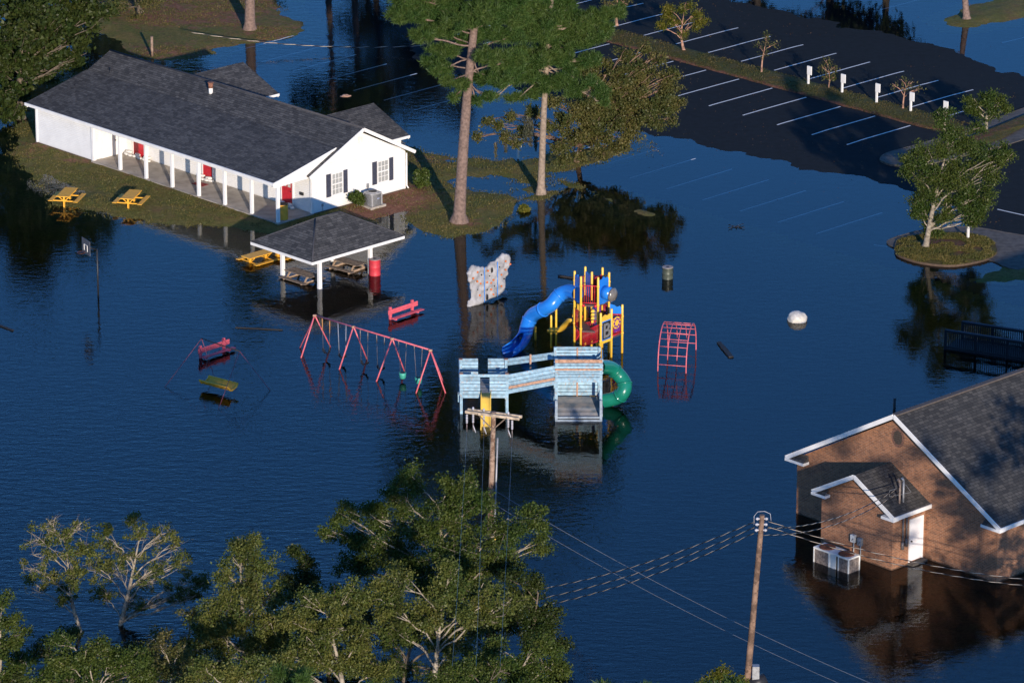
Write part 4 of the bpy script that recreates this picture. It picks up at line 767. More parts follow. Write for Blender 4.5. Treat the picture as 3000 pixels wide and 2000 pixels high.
def window(v0, v1, z0=1.0, z1=2.26, x=.005):
    m = MB(); t_ = .06
    m.box(x, x+.05, v0-t_, v0, z0-t_, z1+t_); m.box(x, x+.05, v1, v1+t_, z0-t_, z1+t_); m.box(x,x+.05,v0,v1,z0-t_,z0); m.box(x,x+.05,v0,v1,z1,z1+t_); m.box(x,x+.045,v0,v1,(z0+z1)/2-.03,(z0+z1)/2+.03)
    for k in (1,2): q = v0+(v1-v0)*k/3; m.box(x+.005,x+.03,q-.012,q+.012,z0,z1)
    for k in (1,3): q = z0+(z1-z0)*k/4; m.box(x+.006,x+.029,v0,v1,q-.012,q+.012)
    f = m.build('window', M_WHITE, wb)
    q = MB(); q.box(x+.0, x+.012, v0, v1, z0, z1); q.build('pane', M_GLASS, f)
    for a, b in ((v0-.46,v0-.1),(v1+.1,v1+.42)):
        q = MB(); q.box(x+.0,x+.035,a,b,z0-.08,z1+.08)
        for i in range(14): zz = z0+(z1-z0)*i/14; q.box(x+.035,x+.045,a+.04,b-.04,zz+.02,zz+.06)
        q.build('shutter', M_SHUT, f)
window(4.15, 4.95); window(7.82, 8.62)
m = MB(); m.box(.0,.03,6.2,6.6,3.75,4.1); m.build('gable_vent', M_ACW, wb)
# roof pipes
m = MB(); m.cyl((-12.75,5.6),.13,front(5.6)-.05,front(5.6)+.32,14); m.build('flue_base', M_WHITE, wb)
m = MB(); m.cyl((-12.75,5.6),.15,front(5.6)+.321,front(5.6)+.62,14); m.cyl((-12.75,5.6),.19,front(5.6)+.622,front(5.6)+.68,14); m.build('flue_cap', mat('rusty_flue', (.23,.10,.06), .8, .3, 9), wb)
for px, py in ((-21.6,4.9),(-22.3,2.6)):
    m = MB(); m.cyl((px,py),.05,3.0,3.0+front(py)-2.75 if py > 4 else 3.45,8); m.build('vent_pipe', M_DARK, wb)
m = MB(); m.tube([(.02,6.95,.9),(.06,6.95,.9),(.06,6.95,.3),(.5,6.95,.2)], .03, 8); m.box(.01,.1,6.88,7.02,.85,1.12); m.build('ac_conduit', M_GALV, wb)
m = MB(); m.box(.01,.06,3.3,3.42,.45,.62); m.tube([(.04,3.36,.2),(.04,3.36,.45)], .015, 6); m.build('tap_box', M_GALV, wb)
# --- things near the building
def wl(u, v, z=0.0): return WM @ Vector((u, v, z))
GR_SB = {'a':'white sandbags at the leftmost red porch door','b':'white sandbags at the middle red porch door','c':'white sandbags at the red door by the porch corner'}
def sandbag(P, ang, tilt, group, label):
    m = MB(); N1, N2 = 8, 6; vs = []; fs = []
    for i in range(N1+1):
        t = i/N1; x = (t-.5)*.5; w_ = .13*math.sin(math.pi*min(max(t*.86+.07,0),1))**.45; h = .085*math.sin(math.pi*(t*.86+.07))**.5
        for k in range(N2+2):
            a = 2*math.pi*k/(N2+2); j = 1+.12*random.uniform(-1,1); vs.append((x, w_*math.cos(a)*j, h*math.sin(a)*j+.07))
    n_ = N2+2
    for i in range(N1):
        for k in range(n_): fs.append((i*n_+k, i*n_+(k+1)%n_, (i+1)*n_+(k+1)%n_, (i+1)*n_+k))
    fs += [list(range(n_))[::-1], [N1*n_+k for k in range(n_)]]
    m.add(vs, fs, 0, True); o = m.build('sandbag', M_BAG); o.location = P; o.rotation_euler = (tilt, 0, R(-46.5)+ang); tag(o, label, 'sandbag', group)
for key, us, lab in (('a',(-17.0,-16.6,-16.15,-15.7,-15.25,-14.9),'white sandbag dropped in a row before the leftmost red porch door'),('b',(-10.1,-9.75,-9.4,-9.05),'white sandbag heaped at the middle red porch door'),('c',(-2.75,-2.35,-1.95,-1.55),'white sandbag lying at the red door by the porch corner')):
    for i, u in enumerate(us):
        sandbag(wl(u, 2.3+random.uniform(-.08,.05), ZB+.02), random.uniform(-.5,.5), 0, GR_SB[key], lab)
        if i % 2 == 0 and i+1 < len(us): sandbag(wl(u+.18, 2.36, ZB+.16), random.uniform(-.4,.4), 0, GR_SB[key], lab)
m = MB(); m.box(-.45,.45,-.28,.28,0,.02); o = m.build('door_mat', M_DRED); o.location = wl(-9.1,1.55,ZB+.022); o.rotation_euler = (0,0,R(-40)); tag(o, 'dark red door mat on the porch before the middle red door', 'mat')
def barrel(name, P, r, h, body, lid, label, hole=True, rings=True, cat='barrel', z0=0, grp=None):
    t = empty(name, Matrix.Translation(Vector(P)), label, cat, grp); m = MB(); n_ = 32; prof = []
    zs = [z0, z0+.03]; rs = [r*.985, r]
    for k in (1,2): zz = z0+(h-z0)*k/3; zs += [zz-.03, zz, zz+.03]; rs += [r, r*1.03, r]
    zs += [h-.03, h]; rs += [r, r*1.02]
    m.tube([(0,0,z) for z in zs], rs, n_, caps=True); m.build('body', body, t)
    m = MB(); m.tube([(0,0,h+.003),(0,0,h+.02),(0,0,h+.03)], [r*1.03,r*1.03,r*.96], n_); m.build('lid', lid, t)
    if hole: m = MB(); m.cyl((0,0), r*.3, h+.031, h+.04, 20); m.build('hole', M_RUB, t)
    return t
barrel('trash_barrel', wl(-.38,.62,ZB+.02), .3, .92, M_BARREL_Y, M_DARK, 'yellow trash barrel on the porch beside the corner post')
barrel('trash_barrel', gp(1098,805), .33, .95, M_BARREL_R, M_LID, 'red trash barrel in the water by the right post of the picnic shelter', z0=-.4)
barrel('drum', gp(1955.7,815), .315, .66, M_BARREL_G, M_LID, 'olive-grey steel drum with a holed lid standing alone in the water', z0=-.4)
# grey heat pump on its pad
def gray_ac():
    P = wl(1.15,6.35,.0); P.z = .12; t = empty('ac_unit', frame(P, -46.5), 'grey square air conditioner on a pale pad under the gable windows', 'air conditioner')
    m = MB(); m.box(-.62,.55,-.6,.6,-.1,.1); m.build('pad', M_CONC, t, bevel=.02)
    m = MB(); s_ = .4; m.prism([(-s_,-s_+.1),(-s_+.1,-s_),(s_-.1,-s_),(s_,-s_+.1),(s_,s_-.1),(s_-.1,s_),(-s_+.1,s_),(-s_,s_-.1)], .105, .78); m.build('coil', mat('coil_grille', (.12,.125,.13), .6, .2, 14), t)
    m = MB()
    for i in range(10): z = .14+i*.066; m.tube([(s_*a+.0,s_*b,z) for a, b in ((-1,-1),(1,-1),(1,1),(-1,1),(-1,-1))], .012, 4)
    m.build('grille', M_ACG, t)
    m = MB(); m.prism([(-.43,-.33),(-.33,-.43),(.33,-.43),(.43,-.33),(.43,.33),(.33,.43),(-.33,.43),(-.43,.33)], .78, .86)
    for a in (-1,1):
        for b in (-1,1): m.box(.38*a-.04,.38*a+.04,.38*b-.04,.38*b+.04,.1,.78)
    m.build('top_cover', M_ACG, t, bevel=.02)
    m = MB(); m.tube([(0,0,.861),(0,0,.90)], [.36,.33], 28); m.build('fan_ring', M_ACG, t); m = MB(); m.cyl((0,0),.27,.901,.906,28); m.build('fan', M_DARK, t)
    m = MB(); m.box(.405,.425,.0,.16,.5,.55); m.build('badge', mat('pale_blue_badge', (.35,.42,.62), .4), t)
gray_ac()
def bush(P, r, h, lab, seed, lf=M_LF_GREEN):
    cl = [(Vector((P.x+random.Random(seed+i).uniform(-r,r)*.5, P.y+random.Random(seed*3+i).uniform(-r,r)*.5, P.z+h*(.35+.5*random.Random(seed*5+i).random()))), r*.55) for i in range(7)]
    tree('bush', lab, P, cl, lf, M_BARK_BROWN, .04, .8, seed=seed, twigs=60, fork=.05, cat='bush', group='shrubs around the white building', leaf=(.07,.045), tw=.012, spread=.09)
bush(gp(1047,603,.15), .5, .75, 'round green shrub between the two gable windows and the air conditioner', 91)
bush(gp(1235,548,.15), .6, .95, 'green shrub at the shaded back corner of the white building', 92)
bush(gp(1534,620,-.05), .28, .25, 'small tuft of bright leaves poking from the water by the slim pine', 93, M_LF_YEL)
# picnic tables
def ytable(P, deg, label, grp='yellow picnic tables'):
    t = empty('picnic_table', frame(P, deg), label, 'picnic table', grp)
    m = MB(); m.box(-.95,.95,-.4,.4,.72,.77); m.build('table_top', M_YEL, t, bevel=.02)
    for s_ in (-1,1): m = MB(); m.box(-.92,.92,s_*.78-.14,s_*.78+.14,.42,.46); m.build('seat', M_YEL, t, bevel=.02)
    for x in (-.6,.6):
        m = MB(); m.beam((x,0,-.1),(x,0,.70), .09,.14); m.beam((x,-.84,.39),(x,.84,.39),.06,.06); m.beam((x,-.38,.69),(x,.38,.69),.05,.06); m.beam((x,-.05,.4),(x,-.36,.68),.05,.05); m.beam((x,.05,.4),(x,.36,.68),.05,.05); m.build('leg', M_YEL, t)
    return t
y1 = gp(197,596,.05); y1.z = .0; ytable(y1, 78, 'yellow picnic table at the water edge, leftmost on the lawn')
y2 = gp(385,605,.05); y2.z = .05; ytable(y2, 77, 'yellow picnic table on the lawn before the porch, right of the leftmost one')
y3 = gp(756,762,0); y3.z = -.38; ytable(y3, 44, 'half-drowned yellow picnic table left of the shelter roof')
y4 = gp(838,745,0); y4.z = -.38; ytable(y4, 44, 'drowned yellow picnic table mostly hidden under the left eave of the shelter')
def wtable(P, deg, label):
    t = empty('picnic_table', frame(P, deg), label, 'picnic table', 'brown wooden picnic tables under the shelter')
    m = MB()
    for i in range(5): m.box(-1.05,1.05,-.38+i*.155,-.38+i*.155+.145,.72,.76)
    m.build('table_top', M_WOOD, t)
    for s_ in (-1,1): m = MB(); m.box(-1.05,1.05,s_*.72-.14,s_*.72-.005,.42,.46); m.box(-1.05,1.05,s_*.72+.005,s_*.72+.14,.42,.46); m.build('seat', M_WOOD, t)
    for x in (-.72,.72):
        m = MB(); m.beam((x,-.82,-.0),(x,-.28,.7),.04,.12); m.beam((x,.82,-.0),(x,.28,.7),.04,.12); m.beam((x+.045,-.84,.38),(x+.045,.84,.38),.04,.12); m.beam((x+.045,-.36,.68),(x+.045,.36,.68),.04,.1); m.build('leg', mat('picnic_leg_wood', (.34,.24,.16), .85, .2, 6), t)
    return t
a_ = gp(885,800,.35); a_.z = -.36; wtable(a_, -44, 'weathered brown picnic table behind the front corner post of the shelter')
b_ = gp(1019,766,.4); b_.z = -.32; wtable(b_, -40, 'weathered brown picnic table by the red barrel, with a white bag on its end')
m = MB(); vs = []
bagp = gp(974,758,.45)
def lump(mb, C, rx, ry, rz, seed, n=10, amp=.18, zcut=None, smooth=True):
    vs = []; fs = []; n2 = n*2
    for i in range(n+1):
        th = math.pi*i/n
        for k in range(n2):
            ph = 2*math.pi*k/n2; d = Vector((math.sin(th)*math.cos(ph), math.sin(th)*math.sin(ph), math.cos(th)))
            q = 1+amp*mnoise.noise(d*1.7+Vector((seed,0,0)))*2+amp*.6*mnoise.noise(d*4.5+Vector((0,seed,0)))
            vs.append((C[0]+d.x*rx*q, C[1]+d.y*ry*q, C[2]+d.z*rz*q))
    for i in range(n):
        for k in range(n2): fs.append((i*n2+k, (i+1)*n2+k, (i+1)*n2+(k+1)%n2, i*n2+(k+1)%n2))
    mb.add(vs, fs, 0, smooth)
lump(m, bagp, .17,.15,.18, 3); tag(m.build('bag', M_BAG), 'white stuffed bag on the end of the wooden table nearer the red barrel', 'bag')
# shelter
PO = Vector((-10.89,266.25,0)); PM = frame(PO, -46)
ps = empty('picnic_shelter', PM, 'open picnic shelter with grey hip roof on white posts in the water', 'picnic shelter')
for x, y in ((0,0),(-3.27,.1),(-.02,3.9),(-3.27,3.95)):
    m = MB(); m.box(x-.1,x+.1,y-.1,y+.1,-.5,2.0); m.build('post', M_WHITE, ps, bevel=.01)
E0, E1, E2, E3 = (-4.62,-1.1,1.98),(.64,-1.1,1.98),(.64,5.95,1.98),(-4.62,5.95,1.98); RA, RB = (-2.0,1.5,3.38),(-2.0,3.36,3.38)
m = MB(); m.slab([E0,E1,RA], .07, 1); m.slab([E1,E2,RB,RA], .07, 0); m.slab([E2,E3,RB], .07, 1); m.slab([E3,E0,RA,RB], .07, 0); r_ = m.build('roof', [M_SHY, M_SHX], ps)
m = MB(); o = .018
for a, b in ((E0,E1),(E1,E2),(E2,E3),(E3,E0)): 
    a = Vector(a)-Vector((0,0,.1)); b = Vector(b)-Vector((0,0,.1)); m.beam(a, b, .06, .16)
m.build('fascia', M_WHITE, ps)
m = MB()
for a, b in ((E0,RA),(E1,RA),(E2,RB),(E3,RB),(RA,RB)): m.tube([Vector(a)+Vector((0,0,.0)), Vector(b)+Vector((0,0,.0))], .05, 5)
m.build('hip_cap', MATS['ridge_cap_dark'], r_)
m = MB(); m.box(-4.5,.52,-1.0,5.85,1.83,1.86); m.build('ceiling', M_WHITE, ps)

# ------------------------------------------------------------------ brick building
BO = Vector((23.26,221.17,0)); BMx = frame(BO, -46)
bb = empty('brick_building', BMx, 'red brick building with white trimmed gable, side annex and white steel door', 'building')
RU, RZB = -6.5, 7.0; EZ = 3.05
m = MB(); m.box(-13.1,0,0,42,-.7,2.98); m.add([(-13.1,0,2.98),(0,0,2.98),(RU,0,6.72)], [(0,1,2)]); m.add([(-13.1,42,2.98),(RU,42,6.72),(0,42,2.98)], [(0,1,2)]); m.build('wall', M_BRICK, bb)
m = MB(); m.slab([(.42,-.35,EZ),(.42,42.3,EZ),(RU,42.3,RZB),(RU,-.35,RZB)], .1); m.slab([(-13.5,42.3,EZ),(-13.5,-.35,EZ),(RU,-.35,RZB),(RU,42.3,RZB)], .1); br_ = m.build('roof', M_SHB, bb)
m = MB(); m.box(RU-.14,RU+.14,-.3,42.2,RZB-.055,RZB+.03); m.build('ridge_cap', mat('ridge_brown', (.085,.07,.062), .9), br_)
def rake(y, x0, x1, xr, ez, rz, yb):
    m = MB(); m.beam((x1,y,ez-.09),(xr,y,rz-.07),.05,.22); m.beam((x0,y,ez-.09),(xr,y,rz-.07),.05,.22)
    m.add([(x1,y,ez-.2),(x1,yb,ez-.2),(xr,yb,rz-.16),(xr,y,rz-.16)], [(0,1,2,3)]); m.add([(x0,y,ez-.2),(xr,y,rz-.16),(xr,yb,rz-.16),(x0,yb,ez-.2)], [(0,1,2,3)])
    return m
m = rake(-.38,-13.52,.44,RU,EZ,RZB,.0); m.box(.43,.49,-.38,42.3,EZ-.2,EZ-.0); m.box(-13.58,-13.52,-.38,42.3,EZ-.2,EZ-.0)
m.build('white_trim', M_WHITE, bb)
for x0, x1 in ((-13.56,-12.3),(-.75,.47)):    # cornice returns with little shingled tops
    m = MB(); m.box(x0,x1,-.42,-.003,EZ-.24,EZ-.1); m.build('cornice_return', M_WHITE, bb)
m = MB()
for x0, x1 in ((-13.4,-12.32),(-.7,.2)): m.add([(x0,-.40,EZ-.095),(x1,-.40,EZ-.095),(x1,-.01,EZ+.2),(x0,-.01,EZ+.2)], [(0,1,2,3)]); m.add([(x1,-.40,EZ-.095),(x1,-.01,EZ-.095),(x1,-.01,EZ+.2)], [(0,1,2)])
m.build('return_shingles', M_SHBX, bb)
m = MB(); cyl = [(RU+.0+.42*math.cos(a), -.012, 5.75+.5*math.sin(a)) for a in np.linspace(0, 2*math.pi, 25)[:-1]]
inn = [(RU+.28*math.cos(a), -.012, 5.75+.36*math.sin(a)) for a in np.linspace(0, 2*math.pi, 25)[:-1]]
m.add(cyl+inn, [(i,(i+1)%24,24+(i+1)%24,24+i) for i in range(24)]); m.build('vent_brick_ring', mat('vent_brick', (.16,.08,.055), .85, .3, 12), bb)
m = MB(); m.add([(a,-.008,c) for a,b,c in inn], [list(range(24))])
for i in range(6): z = 5.45+i*.11; h = .28*math.sqrt(max(0,1-((z-5.75)/.36)**2)); m.beam((RU-h,-.03,z),(RU+h,-.03,z),.03,.03)
m.build('round_vent', mat('vent_louvre', (.06,.045,.035), .8), bb)
m = MB(); m.cyl((-9.6,3.2),.07,4.9,6.2,8); m.build('flue_pipe', M_DARK, bb)
m = MB(); m.cyl((-3.4,6.2),.07,4.7,5.5,8); m.build('vent_pipe', M_DARK, bb)
# annex
AX0, AX1, AY, AR, AZR = -9.25, -4.6, -2.38, -6.9, 4.38; AE = 2.92
m = MB(); m.box(AX0,AX1,AY,-.004,-.7,2.86); m.add([(AX0,AY,2.86),(AX1,AY,2.86),(AR,AY,4.16)], [(0,1,2)]); m.build('annex_wall', M_BRICK, bb)
m = MB(); m.slab([(AX1+.32,AY-.3,AE),(AX1+.32,-.0,AE),(AR,-.0,AZR),(AR,AY-.3,AZR)], .09); m.slab([(AX0-.32,0,AE),(AX0-.32,AY-.3,AE),(AR,AY-.3,AZR),(AR,0,AZR)], .09); m.build('annex_roof', M_SHB, bb)
m = rake(AY-.33, AX0-.34, AX1+.34, AR, AE, AZR, AY); m.box(AX1+.33,AX1+.39,AY-.33,.35,AE-.2,AE)
m.box(AX0-.38,AX0+.55,AY-.37,AY-.003,AE-.24,AE-.1); m.box(AX1-.45,AX1+.37,AY-.37,AY-.003,AE-.24,AE-.1); m.build('annex_trim', M_WHITE, bb)
m = MB(); m.add([(AX0-.25,AY-.35,AE-.095),(AX0+.5,AY-.35,AE-.095),(AX0+.5,AY-.01,AE+.16),(AX0-.25,AY-.01,AE+.16)], [(0,1,2,3)]); m.build('annex_return_shingles', M_SHBX, bb)
m = MB(); m.box(AX1+.003,AX1+.05,-1.14,-.25,.16,2.28); dr = m.build('door', mat('white_steel_door', (.76,.76,.77), .35, .03, 2), bb)
m = MB(); m.box(AX1+.002,AX1+.06,-1.2,-1.14,.12,2.34); m.box(AX1+.002,AX1+.06,-.25,-.19,.12,2.34); m.box(AX1+.002,AX1+.06,-1.14,-.25,2.28,2.34); m.build('door_frame', M_WHITE, dr)
m = MB(); m.tube([(AX1+.05,-1.07,1.2),(AX1+.12,-1.07,1.2)],.04,8); m.build('handle', M_DARK, dr)
m = MB(); m.box(AX1+.003,AX1+.35,-1.25,-.15,-.2,.1); m.build('door_step', M_PAVE, bb)
for k, yv in enumerate((-1.72,-1.45)):
    m = MB(); m.tube([(AX1+.08,yv,1.0+.1*k),(AX1+.08,yv,2.66)], .045, 8); m.tube([(AX1+.08,yv,.95+.1*k),(AX1+.08,yv,1.35+.1*k)], .085, 8); m.build('conduit', mat('conduit_grey', (.12,.11,.11), .5), bb)
for k, yv in enumerate((-1.65,-1.38)):
    z0 = AE+.35; xx = AX1-.25
    m = MB(); m.tube([(xx,yv,z0-.5),(xx,yv,z0+1.05)], .05, 8); m.tube([(xx,yv,z0+1.05),(xx-.1,yv,z0+1.15),(xx-.18,yv,z0+1.05)], [.06,.07,.05], 8); m.build('service_mast', mat('mast_brown', (.28,.2,.15), .6) if k == 0 else M_GALV, bb)
m = MB(); m.tube([(AX1-.3,-1.65,AE+1.1),(AX1-.7,-1.9,AE+.9),(AX1-.5,-2.1,AE+.7),(AX1-.2,-1.5,AE+.75),(AX1-.0,-1.1,AE+.8),(AX1-.2,-1.3,AE+1.2)], .010, 5); m.build('wire_loop', M_GALV, bb)
# twin-fan AC
def bigac():
    P = gp(2330+1525/9.8, 1560+1185/9.8, 0); t = empty('ac_unit', frame(P, -46), 'cream twin-fan air conditioner with rusty round guards by the brick annex', 'air conditioner')
    Lx, Ly, h = 2.32, .82, .78
    m = MB(); m.box(-Lx,0,0,Ly,h-.09,h)
    for x0, x1 in ((-Lx,-Lx+.07),(-1.34,-1.26),(-1.12,-.86),(-.72,-.66),(-.07,0)): m.box(x0,x1,-.0,.06,-.4,h-.09)
    m.box(-.06,0,Ly-.07,Ly,-.4,h-.09); m.box(-Lx,-Lx+.06,Ly-.07,Ly,-.4,h-.09); m.box(-1.26,-1.12,.03,.05,-.4,h-.09); m.build('casing', M_ACW, t, bevel=.008)
    for x0, x1 in ((-Lx+.07,-1.34),(-.66,-.07)):
        m = MB(); m.box(x0,x1,.03,.08,-.4,h-.1)
        k = x0+.04
        while k < x1-.02: m.box(k,k+.03,.012,.03,-.4,h-.1); k += .075
        m.build('side_grille', M_FIN, t)
    m = MB(); m.box(-.86,-.72,.06,.09,-.4,h-.1); m.build('dark_slot', M_BRG, t)
    m = MB(); m.box(-.05,-.02,.07,Ly-.07,-.4,h-.1); k = .1
    while k < Ly-.1: m.box(-.02,-.004,k,k+.03,-.4,h-.1); k += .075
    m.build('side_grille', M_FIN, t)
    m = MB(); m.box(-Lx+.03,-.06,Ly-.09,Ly-.05,-.4,h-.1); m.box(-Lx+.02,-Lx+.05,.06,Ly-.07,-.4,h-.1); m.build('back_panel', M_ACW, t)
    for x in (-Lx+.55,-.52):
        m = MB(); m.tube([(x,Ly/2,h+.003),(x,Ly/2,h+.04),(x,Ly/2,h+.05)], [.40,.40,.36], 32)
        for k in range(8): m.tube([(x,Ly/2,h+.055),(x+.39*math.cos(k*math.pi/4),Ly/2+.39*math.sin(k*math.pi/4),h+.05)], .008, 4)
        m.build('fan_guard', M_RUST, t)
bigac()
for k, (u, z) in enumerate(((-7.05,.95),(-6.6,.9))):
    m = MB(); m.box(u-.14,u+.14,AY-.16,AY-.004,z-.12,z+.26); t_ = m.build('meter_box', M_ACW if k == 0 else M_GALV, bb, bevel=.01)
    q = MB(); q.beam((u-.03,AY-.168,z-.03),(u+.07,AY-.168,z+.1),.02,.02); q.build('lever', M_DARK, t_)
    q = MB(); q.tube([(u+.02,AY-.06,z-.12),(u+.02,AY-.06,-.4)],.03,6); q.build('conduit', M_GALV, t_)

# ------------------------------------------------------------------ utility poles and cables
def upole(name, base, top, r0, r1, label):
    t = empty(name, Matrix.Translation(base), label, 'utility pole'); m = MB(); N = 12
    m.tube([base.lerp(top, i/N)-Vector((0,0,.6 if i == 0 else 0)) for i in range(N+1)], [r0+(r1-r0)*i/N for i in range(N+1)], 14); m.build('pole', M_POLE if r0 > .165 else M_POLE2, t, world=True); return t
pA = gp(1431,1700,0); hA = py_at(1446,1206,pA.y)
poleA = upole('utility_pole', pA, hA, .17, .115, 'leaning wooden utility pole with a double crossarm and hanging insulators')
armc = hA - Vector((.0,0,.12)); ad = Vector((2.53,-1.0,0)).normalized(); an = Vector((-ad.y, ad.x, 0))
for s_ in (-1,1):
    m = MB(); m.beam(armc-ad*1.38+an*.16*s_, armc+ad*1.38+an*.16*s_, .10, .13); m.build('crossarm', mat('crossarm_wood', (.46,.37,.27), .85, .25, 5), poleA, world=True)
for s_ in (-1,1):
    m = MB(); m.beam(armc+ad*.75*s_-an*.2, armc-Vector((0,0,.75))-an*.12, .03,.05); m.build('brace', M_WOOD, poleA, world=True)
INS = []
for k, (s_, off, bare) in enumerate(((-1.3,-.2,0),(-1.05,.05,1),(-.5,.1,1),(.75,.0,1),(1.02,-.05,0))):
    q = armc+ad*s_-an*(.18 if not bare else .0); m = MB()
    for i in range(6): z = -.12-i*.075; m.tube([q+Vector((0,0,z)), q+Vector((0,0,z-.035)), q+Vector((0,0,z-.07))], [.035,.062,.035], 10)
    m.build('insulator', M_INS, poleA, world=True)
    m = MB(); m.tube([q+Vector((0,0,.1)), q+Vector((0,0,-.15))], .02, 6); m.tube([q+Vector((0,0,-.56)), q+Vector((0,0,-1.0))], .022, 6); m.build('hanger', M_CHAIN, poleA, world=True)
    if bare: m = MB(); m.tube([q+Vector((0,0,-.7)), q+Vector((.12,-.05,-1.05))], .028, 6); m.build('cutout', M_INS, poleA, world=True)
    INS.append(q+Vector((0,0,-1.0)))
for s_ in (-1.05,-.5,.75):
    q = armc+ad*s_+Vector((0,0,.07)); m = MB(); m.tube([q, q+Vector((0,0,.1)), q+Vector((0,0,.16))], [.05,.06,.03], 10); m.build('pin_insulator', M_INS, poleA, world=True)
m = MB(); m.tube([hA+Vector((.19,-.05,-1.3)), hA.lerp(pA,.95)+Vector((.2,-.05,0))], .045, 8); m.build('conduit', M_GALV, poleA, world=True)
m = MB(); m.tube([hA.lerp(pA,.9)+Vector((.26,-.12,0)), hA.lerp(pA,.72)+Vector((.26,-.12,0))], .05, 8); m.build('cable_guard', M_YPL, poleA, world=True)
pB = gp(2182,2075,0); hB = py_at(2233,1508,pB.y)
poleB = upole('utility_pole', pB, hB, .16, .115, 'slim leaning utility pole in the water before the brick building')
pd = (hB-pB).normalized()
for k in range(3):
    for s_ in (-1,1):
        q = hB-pd*(.16+k*.27); m = MB(); m.beam(q-Vector((.02*s_,0,0)), q+Vector((.27*s_,-.05,0)), .06,.06); m.tube([q+Vector((.2*s_,-.05,-.06)), q+Vector((.2*s_,-.05,.06))], .045, 10); m.build('bracket', M_INS, poleB, world=True)
m = MB(); m.tube([hB+Vector((-.36,0,-.45)), hB+Vector((-.36,0,-.05)), hB+Vector((-.2,0,.16)), hB+Vector((.1,0,.18)), hB+Vector((.36,0,.06)), hB+Vector((.4,0,-.28))], .012, 6); m.build('jumper', M_INS, poleB, world=True)
m = MB(); q = py_at(2214,1955,pB.y-.1); m.box(q.x-.16,q.x+.16,q.y-.2,q.y+.15,q.z-.5,q.z+.12); m.build('control_box', M_GALV, poleB, world=True, bevel=.01)
m = MB(); q = py_at(2222,1990,pB.y-.1); m.tube([q+Vector((-.35,-.15,-.25)), q+Vector((.3,.1,.0))], .3, 16); m.tube([q+Vector((.1,.2,.0)), q+Vector((.1,.2,-1.4))], .05, 8); m.build('meter_drum', M_DARK, poleB, world=True)
def cable(a, b, sag, label, r=.0105, twist=True, grp='twisted power cables', name='power_cable', mm=None):
    a = Vector(a); b = Vector(b); L_ = (b-a).length; N = max(12, int(L_/.12)); t = empty(name, Matrix.Translation(a), label, 'cable', grp)
    def P(k): p = a.lerp(b, k); p.z -= sag*4*k*(1-k); return p
    if not twist:
        m = MB(); m.tube([P(i/40) for i in range(41)], r, 5, caps=False); m.build('wire', mm or M_MESS, t, world=True); return
    d = (b-a).normalized(); x = d.cross(Vector((0,0,1))).normalized(); y = x.cross(d)
    for nm, ph, mt, rr in (('insulated_strand',0,M_CABLE,r*1.25),('insulated_strand',2.1,M_CABLE,r*1.25),('bare_strand',4.2,M_MESS,r*1.15)):
        m = MB(); pts = [P(i/N)+(x*math.cos(ph+i/N*L_*5.2)+y*math.sin(ph+i/N*L_*5.2))*r*1.15 for i in range(N+1)]; m.tube(pts, rr, 5, caps=False); m.build(nm, mt, t, world=True)
for k, (dz, ey) in enumerate(((.3,1745),(.58,1775),(.86,1800))):
    cable(hB-pd*dz+Vector((-.3,0,0)), py_at(1437,ey,pA.y), .55, ['topmost', 'middle', 'lowest'][k]+' of the three twisted cables from the right utility pole to the wood')
cable(hB-pd*.3+Vector((.32,0,0)), py_at(3300,1712,217), .75, 'upper of the two twisted cables sagging past the brick wall to the right edge')
cable(hB-pd*.55+Vector((.32,0,0)), py_at(3300,1728,217), .8, 'lower of the two twisted cables sagging past the brick wall to the right edge')
mast = BMx @ Vector((AX1-.25,-1.65,AE+1.15))
cable(hB-pd*.62+Vector((.3,0,0)), mast, .55, 'upper service cable from the right utility pole to the annex roof mast')
cable(hB-pd*.95+Vector((.15,0,0)), mast-Vector((0,0,.25)), .6, 'lower service cable from the right utility pole to the annex roof mast')
cable(pA.lerp(hA,.55), py_at(3050,2190,196), .9, 'upper plain wire crossing low before the right utility pole', .009, False, 'plain wires', 'wire', M_GALV)
cable(pA.lerp(hA,.47), py_at(3050,2230,196), .9, 'lower plain wire crossing low before the right utility pole', .008, False, 'plain wires', 'wire', M_GALV)
for k, (i, ex) in enumerate(((0,1325),(2,1395),(4,1465))):
    cable(INS[i], py_at(ex,1950,170) , .4, ['left','middle','right'][k]+' line wire dropping from the crossarm into the near trees', .005, False, 'line wires', 'wire', M_GALV)
bp_ = gp(1560,100,0); cable(py_at(560,95,316), py_at(1700,70,316), 1.3, 'service cable sagging across the flooded car park behind the white building', .014)
pl = gp(446,165,.1); m = MB(); m.tube([pl, pl+Vector((0,0,1.35))], .09, 10); o = m.build('wood_post', M_POLE); tag(o, 'short grey wooden post behind the roof ridge of the white building', 'post')

# ------------------------------------------------------------------ playground pieces in the water
def A(px, py, z=0): return gp(px, py, z)
